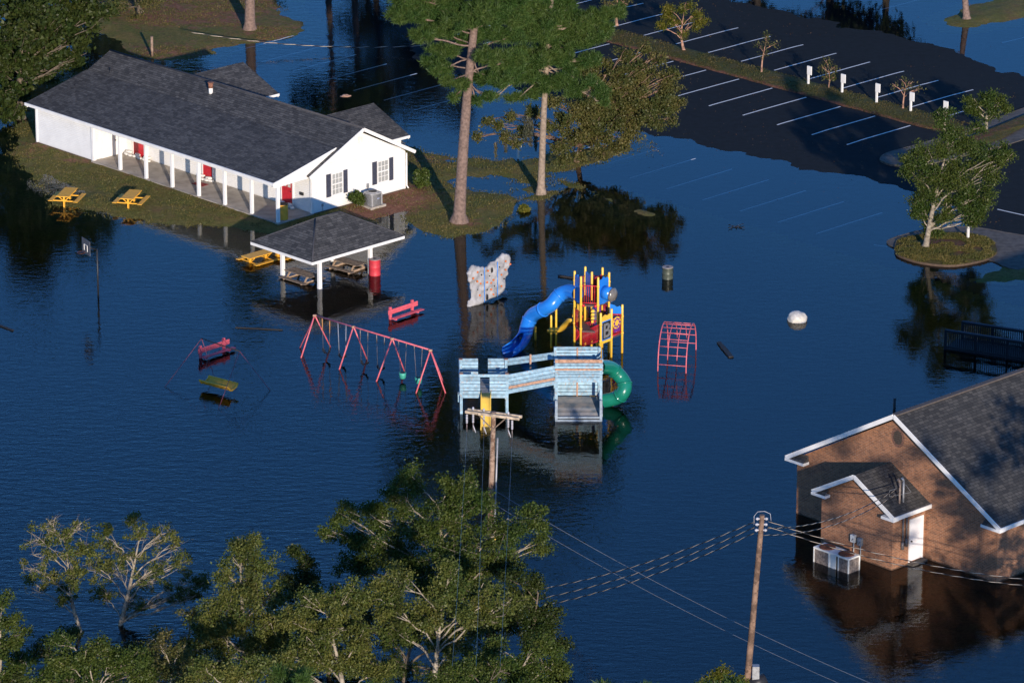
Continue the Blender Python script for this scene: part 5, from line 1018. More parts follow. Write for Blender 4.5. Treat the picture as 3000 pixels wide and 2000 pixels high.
# climbing wall
CW0 = A(1373,897); CW1 = A(1492,868); cang = math.atan2(CW1.y-CW0.y, CW1.x-CW0.x)
cd = Vector((math.cos(cang), math.sin(cang), 0)); cn = Vector((-cd.y, cd.x, 0))
def cwp(zx, zy, off=0.0):                      # zoom coordinates on the vertical panel plane
    px = 1300+zx/2.613; py = 700+zy/2.613; d = ray(px, py); t = (cn.dot(CW0))/(cn.dot(d)); p = Vector((0,0,CAMH))+d*t
    return ((p-CW0).dot(cd), p.z)
cw = empty('climbing_wall', frame(CW0, math.degrees(cang)), 'pale grey rock-like climbing wall with orange holds and blue seams', 'climbing wall')
outl = [(180,515),(183,480),(210,455),(212,420),(205,390),(195,370),(205,345),(180,325),(188,300),(175,262),(190,238),(208,205),(235,198),(262,208),(290,212),(330,210),(350,182),(398,168),(405,148),(430,130),(445,108),(480,110),(500,120),(512,145),(508,180),(500,215),(488,240),(490,265),(475,290),(470,330),(468,365),(452,395),(425,425),(400,440),(350,458),(305,482),(298,500),(240,522),(205,524)]
poly = [cwp(x, y) for x, y in outl]
def rock_panel(poly, th, mt, parent, name, step=.07, amp=.05, seed=0, y0=0):
    P = np.array(poly); x0_, z0_ = P.min(0); x1_, z1_ = P.max(0); gx = np.arange(x0_-.1, x1_+.1, step); gz_ = np.arange(min(z0_,-.3)-.0, z1_+.1, step)
    GX, GZ = np.meshgrid(gx, gz_, indexing='ij'); sdv = sdist(P, GX, GZ); 
    prof = np.sqrt(np.clip(sdv/.14, 0, 1)); nzv = np.array([[mnoise.noise((x*2.6, z*2.6, seed))*amp*2.4+mnoise.noise((x*7, z*4, seed+3))*amp for z in gz_] for x in gx])
    ok = sdv > -.02; of = ok[:-1,:-1]&ok[1:,:-1]&ok[:-1,1:]&ok[1:,1:]
    Yf = y0-(th*prof*.5+np.where(prof > .3, nzv, 0)); Yb = y0+th*prof*.5+.02
    nx, nz_ = GX.shape; Va_ = np.concatenate([np.stack([GX,Yf,GZ],-1).reshape(-1,3), np.stack([GX,Yb,GZ],-1).reshape(-1,3)])
    F1 = grid_faces(nx, nz_, of); F2 = F1[:, ::-1]+nx*nz_
    from collections import Counter
    ed = Counter(); 
    for f in F1:
        for a, b in zip(f, np.roll(f, -1)): ed[(int(a),int(b))] += 1
    side = [(b, a, a+nx*nz_, b+nx*nz_) for (a, b) in ed if (b, a) not in ed]
    return npmesh(name, Va_, np.concatenate([F1, F2, np.array(side)]), mt, parent, world=False, smooth=True)
poly[0] = (poly[0][0], -.3); poly.insert(0, (poly[-1][0], -.3))
rock_panel(poly, .26, M_CLIMB, cw, 'panel', seed=2)
bz = [cwp(x, y) for x, y in [(395,440),(430,400),(450,370),(470,370),(480,390),(502,400),(500,425),(475,438),(430,440)]]
rock_panel(bz, .3, mat('buttress_shade_blue', (.36,.38,.42), .8, .1, 3), cw, 'buttress', seed=5, y0=.22)  # bluish grey puts the shade on this rear lobe into its colour
for x in (298, 398):
    a = cwp(x, 212 if x == 298 else 170); b = cwp(x, 480 if x == 298 else 435); m = MB(); pts = [(a[0]+(b[0]-a[0])*k/8, -.17, a[1]+(b[1]-a[1])*k/8) for k in range(9)]
    m.tube(pts, .03, 6); m.build('seam', M_STRIPE, cw)
for x, y in ((245,248),(212,295),(243,318),(325,238),(318,325),(268,335),(348,330),(368,308),(350,380),(262,425),(366,418),(428,268),(428,355),(460,165),(495,187),(460,230)):
    a = cwp(x, y); m = MB(); lump(m, (a[0], -.17, a[1]), .06,.07,.06, x, 5); m.build('hold', M_ORANGE, cw)
for x, y, rr in ((278,270,.05),(245,382,.06),(320,382,.06),(375,355,.05),(415,210,.05),(450,300,.05),(340,278,.04),(357,235,.1),(320,440,.11)):
    a = cwp(x, y); m = MB(); lump(m, (a[0], -.15, a[1]), rr*.8,.04,rr*(1.6 if rr > .09 else 1), x, 6, .1); m.build('dark_hole', M_RUB, cw)
# long swing set
sw = empty('swing_set', Matrix.Translation(A(1090,1060)), 'long faded pink swing frame on four pairs of splayed legs', 'swing set')
T = [A(922,923,2.25), A(1035.6,956,2.25), A(1149,991,2.25), A(1261,1025,2.25)]
feet = [(A(882,1048),A(968,1016),A(879,1018)), (A(994,1082),A(1075,1052)), (A(1103,1117),A(1185,1088)), (A(1219,1151),A(1305,1151),A(1300,1122))]
m = MB(); m.tube([T[0]-(T[1]-T[0])*.02, T[3]+(T[3]-T[2])*.02], .045, 8); m.build('top_bar', M_PINK, sw, world=True)
for k in range(4):
    for f in feet[k]: m = MB(); e = T[k]+(f-T[k])*1.2; m.tube([T[k], e], .04, 8); m.build('leg', M_PINK, sw, world=True)
    m = MB(); m.tube([T[k]-Vector((.1,.1,0)), T[k]+Vector((.1,-.08,0))], .065, 8); m.build('joint', M_BARE, sw, world=True)
def onbar(xz): # zoom x on the bar
    px = 400+xz/2.352; t = (px-922)/(1261-922); return T[0].lerp(T[3], t)
SEATS = [((1280,1333),(1308,428),'belt','orange'),((1390,1447),(1420,458),'belt','grey'),((1545,1598),(1568,495),'belt','pink'),((1658,1712),(1685,545),'belt','pink'),((1808,1862),(1838,588),'bucket','none'),((1915,1970),(1945,622),'bucket','none')]
slc = {'orange': mat('orange_sleeve', (.45,.22,.07), .7), 'grey': mat('grey_sleeve', (.2,.22,.27), .7), 'pink': M_CHAIN, 'none': M_CHAIN}
for k, ((xa, xb), (sx, sy), kd, sl) in enumerate(SEATS):
    a, b = onbar(xa), onbar(xb); mid = (a+b)/2; s0 = Vector((mid.x, mid.y, .28)); bd = (b-a).normalized(); hw = .24 if kd == 'belt' else .17
    lab = ['black belt swing with orange chain sleeves, nearest the shelter end of the pink frame', 'black belt swing with grey chain sleeves, second from the shelter end', 'black belt swing third from the shelter end', 'black belt swing beside the green bucket swings', 'green bucket swing hanging in the last bay, left of the other', 'green bucket swing hanging nearest the blue fort'][k]
    t = empty('bucket_swing' if kd == 'bucket' else 'belt_swing', Matrix.Translation(mid-Vector((0,0,0))), lab, 'swing', 'swings on the long pink frame')
    for q, s_ in ((a,-1),(b,1)):
        e = s0+bd*hw*s_+Vector((0,0,.18 if kd == 'belt' else .25)); m = MB(); m.tube([q-Vector((0,0,.05)), e], .012, 5); m.build('chain', M_CHAIN, t, world=True)
        m = MB(); L1 = {'orange':.75,'grey':1.6,'pink':.5,'none':.25}[sl]; dn = (e-q).normalized(); m.tube([q, q+dn*L1], .026, 6); m.build('sleeve', slc[sl], t, world=True)
    m = MB()
    if kd == 'belt':
        pts = [s0+bd*hw*math.sin(math.pi*(i/8-.5))+Vector((0,0,.2-.22*math.cos(math.pi*(i/8-.5)))) for i in range(9)]
        for i in range(8): m.beam(pts[i], pts[i+1], .16, .02, up=bd.cross(Vector((0,0,1))).cross(pts[i+1]-pts[i]))
        m.build('seat', M_RUB, t, world=True)
    else:
        m.tube([s0+Vector((0,0,z)) for z in (-.14,-.08,.1,.22)], [.09,.17,.19,.2], 14); m.build('seat', M_SEATG, t, world=True)
        m = MB(); m.cyl((s0.x,s0.y), .15, s0.z+.221, s0.z+.226, 14); m.build('leg_opening', M_RUB, t, world=True)
# small leaning frame with the yellow glider
Q = lambda x, y, z=0: A(350+x/4.704, 950+y/4.704, z)
sf = empty('small_swing_set', Matrix.Translation(Q(1400,700)), 'small thin pink swing frame standing over the pink bench at the left, in shade', 'swing frame')
a, b = Q(1132,195,2.05), Q(1655,370,2.05)
for f0, f1 in ((a,b),): m = MB(); m.tube([f0, f1], .03, 8); m.build('top_bar', M_DWOOD, sf, world=True)
for q, f in ((a,Q(625,862)),(a,Q(1295,690)),(b,Q(2080,912)),(b,Q(1365,1165))): m = MB(); m.tube([q, q+(f-q)*1.15], .016, 6); m.build('leg', mat('shaded_pink_paint', (.25,.06,.08), .7) if 'shaded_pink_paint' not in MATS else MATS['shaded_pink_paint'], sf, world=True)  # legs use a darkened copy of the pink, shade put into the colour
gl = empty('glider_seat', Matrix.Translation(Q(1400,900)), 'long yellow plastic double glider seat hanging just above the water', 'swing seat')
ga, gb = Q(1165,800,.28), Q(1560,905,.28); gd = (gb-ga).normalized(); gn = gd.cross(Vector((0,0,1))).normalized()
m = MB(); prof = [(-.42,.26),(-.34,.12),(-.16,.06),(.05,.0),(.2,.04),(.3,.16),(.36,.24)]
vs = []; L_ = 9
for i in range(L_+1):
    c = ga.lerp(gb, i/L_)
    for (o1, o2) in prof: vs.append(c+gn*o1+Vector((0,0,o2)))
for i in range(L_+1):
    c = ga.lerp(gb, i/L_)
    for (o1, o2) in prof: vs.append(c+gn*o1+Vector((0,0,o2-.035)))
n_ = len(prof); tot = (L_+1)*n_; fs = []
for i in range(L_):
    for k in range(n_-1): q = i*n_+k; fs += [(q,q+1,q+n_+1,q+n_),(tot+q,tot+q+n_,tot+q+n_+1,tot+q+1)]
m.add(vs, fs, 0, True); m.build('trough', M_YEL, gl, world=True)
for c in (ga, gb):
    m = MB(); m.tube([c+gn*o1+Vector((0,0,o2)) for o1, o2 in prof], .05, 8); m.build('end_frame', M_YEL, gl, world=True)
m = MB(); m.tube([ga-gn*.42+Vector((0,0,.26)), gb-gn*.42+Vector((0,0,.26))], .045, 8); m.tube([ga+gn*.36+Vector((0,0,.24)), gb+gn*.36+Vector((0,0,.24))], .04, 8); m.build('rail', M_YEL, gl, world=True)
for c, q in ((ga,a),(gb,b)): m = MB(); m.tube([c+Vector((0,0,.2)), a.lerp(b, .25 if c is ga else .9)], .008, 4); m.build('hanger', M_CHAIN, gl, world=True)
# benches
def bench(c, deg, label, L_=2.3):
    t = empty('park_bench', frame(c, deg), label, 'bench', 'pink plastic benches in the water')
    m = MB(); m.box(-L_/2+.12,L_/2+.12,-.42,-.12,.13,.17); m.build('seat', M_PINKB, t, bevel=.02)
    m = MB(); m.box(-L_/2,L_/2,-.02,.03,.32,.6); m.build('backrest', M_PINKB, t, bevel=.02)
    for x in (-L_/2+.25, L_/2-.35):
        m = MB(); m.box(x-.07,x+.07,.03,.15,-.4,.72); m.box(x-.05,x+.05,-.4,.03,.05,.125); m.build('leg', M_PINKB, t, bevel=.01)
    return t
# the slats face the camera side
c = A(1181,925,0); bench(c, 47, 'sunlit pink bench in the water between the shelter and the climbing wall', 2.35)
c = A(627,1038,0); bench(c, 47, 'shaded pink bench in the water behind the thin swing frame', 2.35)
# basketball hoop
hp = A(288,866); bh = empty('basketball_hoop', Matrix.Translation(hp), 'rusty basketball pole with a pale backboard standing in the water at the left', 'basketball hoop')
m = MB(); m.tube([hp-Vector((0,0,.4)), hp+Vector((0,0,2.75))], .05, 8); m.tube([hp+Vector((0,0,2.7)), hp+Vector((-.45,-.45,3.0))], .04, 8); m.build('pole', M_DARK, bh, world=True)
bc = hp+Vector((-.58,-.3,3.0)); bd = Vector((math.cos(R(-62)), math.sin(R(-62)), 0)); bn = Vector((-bd.y, bd.x, 0))
m = MB(); m.beam(bc-bd*.55, bc+bd*.55, .03, .85); m.build('backboard', mat('backboard_shade_grey', (.08,.085,.10), .7), bh, world=True)  # board darkened in its base colour in place of cast shade
m = MB()
for p, q in ((-.22,-.0),(.22,-.0)): m.beam(bc+bd*p-bn*.02+Vector((0,0,-.25)), bc+bd*p-bn*.02+Vector((0,0,.1)), .02,.03)
m.beam(bc-bd*.22-bn*.02+Vector((0,0,.1)), bc+bd*.22-bn*.02+Vector((0,0,.1)), .02,.03); m.build('target_square', M_WHITE, bh, world=True)
m = MB(); hc_ = bc-bn*.3+Vector((0,0,-.3)); m.tube([hc_+Vector((.22*math.cos(t_), .22*math.sin(t_), 0)) for t_ in np.linspace(0,6.283,20)], .012, 5, caps=False); m.build('rim', M_RUST, bh, world=True)
# arched climber
da = empty('arched_climber', Matrix.Translation(A(1985,1080)), 'faded pink arched ladder climber standing in the water right of the tower', 'climbing frame')
G = lambda x, y, z=0: A(1900+x/7.84, 920+y/7.84, z)
fl, fr_ = G(213,1305), G(860,1355); bl, br2 = G(445,780), G(1090,820); side = []
NR = 13
for k in range(4):
    t = k/3; f = fl.lerp(fr_, t); bk = bl.lerp(br2, t); pts = []
    for i in range(NR*2+1):
        s_ = i/(NR*2); an_ = math.pi*s_; c = (f+bk)/2 + (f-bk)/2*math.cos(an_); z = 2.05*math.sin(an_)**.8; pts.append(Vector((c.x, c.y, z)))
    if k in (0,3): pts = [pts[0]-Vector((0,0,.4))]+pts+[pts[-1]-Vector((0,0,.4))]
    m = MB(); m.tube(pts[(0 if k in (0,3) else 2):(None if k in (0,3) else -2)], .032 if k in (0,3) else .022, 7); m.build('rail', M_PINK, da, world=True)
    if k in (0,3): side.append(pts[1:-1])
for i in range(1, NR*2, 2): m = MB(); m.tube([side[0][i], side[1][i]], .02, 6); m.build('rung', M_PINK, da, world=True)
# boulder, floating timber, twigs
m = MB(); q = A(2336,938); lump(m, (q.x,q.y,.12), .56,.6,.40, 9, 22, .08); tag(m.build('boulder', M_STONE), 'pale rounded boulder breaking the water right of the arched climber', 'boulder')
def plank(a, b, w_, h, label, name='floating_plank'):
    m = MB(); N = 10
    for i in range(N): p = a.lerp(b, i/N); q = a.lerp(b, (i+1)/N); m.beam(p, q, w_*random.uniform(.85,1.1), h)
    tag(m.build(name, M_DWOOD), label, 'plank')
plank(A(2106,1003,.03), A(2142,1046,.03), .26, .1, 'dark thick wet plank floating right of the arched climber')
plank(A(690,959,.02), A(828,966,.02), .1, .06, 'long thin dark board floating above the swing sets')
plank(A(-8,950,.02), A(38,968,.02), .14, .08, 'dark board floating at the left edge')
plank(A(1636,808,.03), A(1682,815,.03), .12, .12, 'dark branch sticking up left of the top of the yellow posted tower', 'floating_branch')
m = MB(); q = A(2158,664,.02)
for k in range(7): m.tube([q+Vector((random.uniform(-.4,.4), random.uniform(-.3,.3), 0)), q+Vector((random.uniform(-.5,.5), random.uniform(-.4,.4), .06))], .02, 4)
tag(m.build('twig_pile', M_DWOOD), 'small raft of floating twigs above the drowned stall lines', 'twigs')
m = MB(); q = A(1012,282,0); lump(m, (q.x,q.y,-.02), .32,.22,.1, 4, 10, .3); tag(m.build('debris_clump', M_BARE), 'small tan clump of debris afloat behind the white building', 'debris')
# sign posts
def signpost(px, py, h, label, deg=-46, w_=.46, grp='white sign posts along the median', z=.2):
    P = gp(px, py, z); t = empty('sign_post', frame(P, deg), label, 'sign', grp)
    m = MB(); m.box(-.055,.055,-.055,.055,-.1,h-.15); m.build('post', M_WHITE, t)
    m = MB(); m.box(-.05,w_-.12,-.10,-.06,h-.55,h); m.build('sign_board', M_WHITE, t, bevel=.01); m = MB(); m.box(-.18,w_-.25,.06,.10,h-.57,h-.03); m.build('sign_board', M_WHITE, t, bevel=.01)
for k, (x, y, h) in enumerate(((2368,247,1.22),(2467,272,1.25),(2568,302,1.3),(2668,327,1.28),(2767,354,1.3))):
    signpost(x, y, h, ['first white sign post of the median row, left of the spindly crape myrtle','white sign post right of the spindly crape myrtle','third white sign post of the median row','white sign post right of the leafless crape myrtle','last white sign post of the row, partly behind the lone island tree'][k])
signpost(2836,698,1.3, 'white sign post on the round kerbed island beside the lone tree', grp='other sign posts')
signpost(1518,462,1.25, 'white sign post standing on the islet behind the two pines', grp='other sign posts', z=.1)
# footbridge
fb0, fb1 = A(2768,1022), A(3000,1058); dv = (fb1-fb0).normalized(); nv = Vector((-dv.y, dv.x, 0))
foot = empty('footbridge', Matrix.Translation(fb0), 'dark wooden footbridge with picket railings entering from the right edge', 'footbridge')
M_BR = mat('dark_stained_wood', (.016,.016,.02), .8)
Lb = 12.0
for off in (0, 1.75):
    o0 = fb0+nv*off+dv*(.3 if off else 0); m = MB(); m.beam(o0+Vector((0,0,1.12)), o0+dv*Lb+Vector((0,0,1.12)), .15,.045); m.build('handrail', mat('handrail_grey', (.05,.055,.07), .8) if off == 0 else MATS['handrail_grey'], foot, world=True)
    m = MB(); m.beam(o0+Vector((0,0,1.02)), o0+dv*Lb+Vector((0,0,1.02)), .04,.09); m.beam(o0+Vector((0,0,.14)), o0+dv*Lb+Vector((0,0,.14)), .04,.09); m.beam(o0+Vector((0,0,-.03)), o0+dv*Lb+Vector((0,0,-.03)), .06,.16)
    k = .08
    while k < Lb: m.beam(o0+dv*k+nv*.03+Vector((0,0,.02)), o0+dv*k+nv*.03+Vector((0,0,1.08)), .045,.045); k += .125
    m.build('railing', M_BR, foot, world=True)
    k = 0.0
    while k < Lb: m = MB(); m.beam(o0+dv*k+Vector((0,0,-.5)), o0+dv*k+Vector((0,0,1.1)), .1,.1); m.build('post', M_BR, foot, world=True); k += 1.8
m = MB(); m.slab([fb0+Vector((0,0,.06)), fb0+dv*Lb+Vector((0,0,.06)), fb0+dv*Lb+nv*1.75+Vector((0,0,.06)), fb0+nv*1.75+Vector((0,0,.06))], .06); m.build('deck', M_BR, foot, world=True)

# ------------------------------------------------------------------ tower with tube slide
TS = 4.354
Tz = lambda x, y, z=0: A(1620+x/TS, 760+y/TS, z)
tw_ = empty('play_tower', Matrix.Translation(Tz(497,1136)), 'tall plastic play tower on yellow posts with a long blue tube slide', 'playground tower')
def tpart(name, mb, mt): return mb.build(name, mt, tw_, world=True)
HT = 4.6
tops = {'p1':(277,145),'p2':(358,215),'p3':(413,90),'p4':(497,155),'p5':(577,225),'p6':(633,100),'p7':(717,162)}
PP = {}
for k, (x, y) in tops.items():
    q = gp(1620+x/TS, 760+y/TS, HT); PP[k] = Vector((q.x, q.y, 0))
    m = MB(); lo = -.4 if k != 'p4' else 3.0
    lo = -.4; m.tube([PP[k]+Vector((0,0,lo)), PP[k]+Vector((0,0,HT-.04)), PP[k]+Vector((0,0,HT))], [.065,.065,.045], 12); tpart('post', m, M_POST)
for k, (bx, by), tpx in (('p8',(881,1190),595),('p9',(744,1245),650),('p10',(607,1300),703),('p11',(430,1085),658),('p15',(388,1020),600)):
    q = Tz(bx, by); PP[k] = q; h = 2.78 if k in ('p8','p9','p10') else 2.0
    m = MB(); m.tube([q-Vector((0,0,.4)), q+Vector((0,0,h-.03)), q+Vector((0,0,h))], [.065,.065,.045], 12); tpart('post', m, M_POST)
for (x, y), h in (((860,830),2.6),((822,828),1.85),((702,775),.82)):       # support posts of the tube (other zoom)
    q = A(1300+x/2.613, 700+y/2.613); m = MB(); m.tube([q-Vector((0,0,.4)), q+Vector((0,0,h-.03)), q+Vector((0,0,h))], [.06,.06,.045], 12); tpart('post', m, M_POST)
for k in ('p2','p5','p7','p8','p9','p1','p10'):
    for z in ([3.0,4.05,1.6] if k in ('p2','p5','p7','p1') else [2.1,1.15]): 
        m = MB(); m.cyl((PP[k].x,PP[k].y), .085, z-.05, z+.05, 12); tpart('clamp', m, M_POST)
hexo = [PP[k] for k in ('p2','p5','p7','p6','p3','p1')]
def deck(pts, z, name='deck'):
    m = MB(); m.slab([Vector((p.x,p.y,z)) for p in pts], .09); return tpart(name, m, mat('deck_coated', (.10,.06,.06), .7) if 'deck_coated' not in MATS else MATS['deck_coated'])
deck(hexo, 2.98); deck(hexo, 1.5)
def rail(a, b, z0, z1, mt=M_REDP, n=None, slope=0, z0b=None, name='railing'):
    m = MB(); a = Vector((a.x,a.y,0)); b = Vector((b.x,b.y,0)); d = b-a; L_ = d.length; a = a+d*.07/L_; b = b-d*.07/L_
    z0b = z0 if z0b is None else z0b; h = z1-z0
    m.tube([a+Vector((0,0,z1)), b+Vector((0,0,z0b+h))], .03, 6); m.tube([a+Vector((0,0,z0)), b+Vector((0,0,z0b))], .03, 6)
    n = n or max(3, int(L_/.12))
    for i in range(1, n): t = i/n; p = a.lerp(b, t); zz = z0+(z0b-z0)*t; m.tube([p+Vector((0,0,zz)), p+Vector((0,0,zz+h))], .016, 5)
    return tpart(name, m, mt)
rail(PP['p2'], PP['p5'], 3.1, 4.08); rail(PP['p1'], PP['p3'], 3.1, 4.08); rail(PP['p3'], PP['p6'], 3.1, 4.08)
for p, q in (('p2','p5'),):
    for s_ in (.15,.85): m = MB(); c = PP[p].lerp(PP[q], s_); m.tube([c+Vector((0,0,2.9)), c+Vector((0,0,3.02))], [.1,.06], 10); tpart('foot_cap', m, M_REDP)
def panel(a, b, z0, z1, mt, name, th=.05, inset=.08, shape=None):
    d = (b-a); L_ = d.length; d.normalize(); m = MB(); a2 = a+d*inset; b2 = b-d*inset; nn = Vector((-d.y,d.x,0))*th/2; L2 = (b2-a2).length
    shape = shape or [(0,0),(1,0),(1,1),(0,1)]
    vs = [a2+d*(s_*L2)+Vector((0,0,z0+(z1-z0)*t))-nn for s_, t in shape]+[a2+d*(s_*L2)+Vector((0,0,z0+(z1-z0)*t))+nn for s_, t in shape]
    n_ = len(shape); fs = [list(range(n_)), [n_+i for i in range(n_)][::-1]]+[(i,n_+i,n_+(i+1)%n_,(i+1)%n_) for i in range(n_)]
    m.add(vs, fs); return tpart(name, m, mt)
fancy = [(0,0),(.1,.04),(.5,0),(.9,.04),(1,0),(1,.92),(.85,1.0),(.7,.97),(.5,1.06),(.3,.97),(.15,1.0),(0,.92)]
panel(PP['p1'], PP['p2'], 2.95, 4.45, M_BLUE, 'tube_entry_panel', shape=fancy); panel(PP['p5'], PP['p7'], 2.95, 4.4, M_BLUE, 'bubble_panel', shape=fancy)
panel(PP['p6'], PP['p7'], 3.1, 4.1, M_REDP, 'red_panel'); panel(PP['p3'], PP['p4'], 3.05, 4.35, M_BLUE, 'inner_blue_panel'); panel(PP['p4'], PP['p6'], 3.05, 4.2, M_REDP, 'inner_red_panel')
# viewing bubble on the right: short blue tube with grey dome
c = (PP['p5']+PP['p7'])/2+Vector((0,0,3.62)); dn = Vector(((PP['p7']-PP['p5']).y, -(PP['p7']-PP['p5']).x, 0)).normalized(); dn = (dn+Vector((0,0,-.12))).normalized()
m = MB(); m.tube([c, c+dn*.55], .37, 24); tpart('bubble_collar', m, M_BLUE); m = MB(); m.tube([c+dn*.55, c+dn*.62, c+dn*.75, c+dn*.8], [.40,.40,.26,.06], 24); tpart('bubble_window', m, mat('smoky_dome', (.16,.15,.14), .15))
# tube slide
def tubeslide(pts, r, mt, parent, seg, name='tube_slide'):
    P = [Vector(p) for p in pts]; path = []
    for i in range(len(P)-1):
        a, b, c, d = P[max(i-1,0)], P[i], P[i+1], P[min(i+2,len(P)-1)]
        for k in range(6): t = k/6; path.append(.5*((2*b)+(c-a)*t+(2*a-5*b+4*c-d)*t*t+(3*b-a-3*c+d)*t**3))
    path.append(P[-1]); n = len(path); s_ = max(1, (n-1)//seg); i = 0; first = True
    while i < n-1:
        j = min(n-1, i+s_)
        if n-1-j < s_*.4: j = n-1
        m = MB(); m.tube(path[i:j+1], r, 24, caps=False); m.tube(path[i:j+1], r*.93, 24, caps=False); m.build(name, mt, parent, world=True)
        if j < n-1: m = MB(); d = (path[j+1]-path[j-1]).normalized(); m.tube([path[j]-d*.05, path[j]+d*.05], r*1.1, 24); 
        if j < n-1: m.build('tube_flange', mt, parent, world=True)
        i = j
    return path
Zp = lambda x, y, z: A(1300+x/2.613, 700+y/2.613, z)
mid12 = (PP['p1']+PP['p2'])/2+Vector((0,0,3.45))
path = tubeslide([mid12, Zp(960,400,3.35), Zp(885,430,3.05), Zp(825,500,2.6), Zp(760,540,2.2), Zp(690,575,1.75), Zp(655,620,1.35), Zp(635,680,1.0), Zp(620,740,.65)], .39, M_BLUE, tw_, 4)
m = MB(); pts = [Zp(620,740,.65), Zp(590,785,.42), Zp(545,830,.28), Zp(490,860,.22)]
vs = []; fs = []; n_ = 15
for i, p in enumerate(pts):
    d = (pts[min(i+1,3)]-pts[max(i-1,0)]); d.z = 0; d.normalize(); sx = Vector((-d.y, d.x, 0)); op = [.0,.25,.55,.75][i]
    for k in range(n_): a = math.pi*(-1.0+op*.5)+ (math.pi*(2-op))*(k/(n_-1)) - math.pi/2 + math.pi/2*0; a = -math.pi/2 - math.pi*(1-op*.5) + 2*math.pi*(1-op*.5)*k/(n_-1); vs.append(p+(sx*math.cos(a)+Vector((0,0,1))*math.sin(a))*.42)
for i in range(3):
    for k in range(n_-1): fs.append((i*n_+k, i*n_+k+1, (i+1)*n_+k+1, (i+1)*n_+k))
m.add(vs, fs, 0, True); vs2 = [Vector(v) for v in m.v]; o = tpart('tube_exit', m, M_BLUE); so = o.modifiers.new('thickness', 'SOLIDIFY'); so.thickness = .04
# lower right platform with letter panel and flower panel
p13 = PP['p7']; deck([PP['p5'], PP['p10'], PP['p9'], PP['p8'], PP['p7']], 1.15)
def onpan(a, b, zlo, zhi, mt, name, i0, th, y=0): return panel(a, b, zlo, zhi, mt, name, th, i0)
panel(PP['p10'], PP['p9'], 2.25, 2.55, M_POST, 'yellow_beam', .06, .0, shape=[(0,0),(1,0),(1,.8),(.8,1),(.6,.8),(.4,1.1),(.2,.9),(0,.8)]); panel(PP['p10'], PP['p9'], .98, 1.12, M_POST, 'yellow_beam', .06, .0)
panel(PP['p10'], PP['p9'], 1.13, 2.24, M_STRIPE, 'panel_frame', .045, .07); bpn = panel(PP['p10'], PP['p9'], 1.2, 2.17, M_RUB, 'letter_panel', .07, .12)
def letter():
    cu = bpy.data.curves.new('letter', 'FONT'); cu.body = 'B'; cu.size = 1.15; cu.extrude = .012; cu.offset = .02; cu.align_x = 'CENTER'
    ob = bpy.data.objects.new('letter_source', cu); COL.objects.link(ob); dg = bpy.context.evaluated_depsgraph_get(); me = bpy.data.meshes.new_from_object(ob.evaluated_get(dg)); bpy.data.objects.remove(ob)
    a, b = PP['p10'], PP['p9']; d = (b-a).normalized(); nn = Vector((d.y,-d.x,0)); 
    if nn.y > 0: nn = -nn
    c = (a+b)/2+nn*.045+Vector((0,0,1.29)); Mx = Matrix((( d.x,0,nn.x,c.x),(d.y,0,nn.y,c.y),(0,1,0,c.z),(0,0,0,1)))
    me.transform(Mx); me.transform(inv_world(tw_)); me.materials.clear(); me.materials.append(M_GPAN); o = bpy.data.objects.new('letter', me); COL.objects.link(o); o.parent = tw_
letter()
rail(PP['p9'], PP['p8'], 1.2, 2.15, M_REDP); panel(PP['p9'], PP['p8'], 1.35, 2.1, M_PURP, 'purple_panel', .04, .25)
a, b = PP['p9'], PP['p8']; d = (b-a).normalized(); nn = Vector((d.y,-d.x,0)); nn = nn if nn.y < 0 else -nn; c = (a+b)/2+nn*.05+Vector((0,0,1.95))-d*.1
def disc(c, r, mt, name, sq=1.0, th=.02, n=28):
    m = MB(); m.tube([c, c+nn*th], r, n); return tpart(name, m, mt)
disc(c+Vector((0,0,-.05)), .34, M_POST, 'yellow_disc'); 
m = MB(); m.tube([c+nn*.03+d*(.2*math.cos(t_))+Vector((0,0,.2*math.sin(t_)-.05)) for t_ in np.linspace(0,6.283,22)], .025, 6, caps=False); tpart('flower_ring', m, M_PURP)
for t_ in np.linspace(0,6.283,9)[:-1]: m = MB(); q = c+nn*.03+d*(.24*math.cos(t_))+Vector((0,0,.24*math.sin(t_)-.05)); m.tube([q, q+nn*.02], .06, 10); tpart('petal', m, M_PURP)
panel(PP['p7'], PP['p8'], 2.25, 2.7, M_BLUE, 'blue_roof_panel', .05, .05, shape=[(0,0),(1,0),(1,.75),(.85,1),(.6,.85),(.4,1.05),(.2,1.15),(0,1.2)]); rail(PP['p7'], PP['p8'], 1.2, 2.2, M_REDP)
rail(PP['p7'], PP['p6'], 1.6, 2.6, M_REDP); rail(PP['p1'], PP['p2'], 1.55, 2.5, M_REDP); rail(PP['p6'], PP['p3'], 1.6, 2.5, M_REDP)
# stairs
s0a, s1a = Tz(360,1130), PP['p10']; s0b, s1b = Tz(262,1040), PP['p5']
rail(s0a, s1a, .05, .95, M_REDP, 16, z0b=1.2, name='stair_railing'); rail(s0b, s1b, .05, .95, M_REDP, 14, z0b=1.2, name='stair_railing')
for i in range(6):
    t = (i+.5)/6; a = s0a.lerp(s1a, t); b = s0b.lerp(s1b, t); z = .05+1.1*t; dd = (s1a-s0a).normalized()*.14; m = MB(); m.slab([a-dd+Vector((0,0,z)), a+dd+Vector((0,0,z)), b+dd+Vector((0,0,z)), b-dd+Vector((0,0,z))], .04); tpart('stair_tread', m, MATS['deck_coated'])
rail(Tz(250,1050), PP['p15'], .05, .8, M_REDP, 8, z0b=1.0); rail(Tz(240,1090), PP['p11'], .05, .85, M_REDP, 9, z0b=1.1)
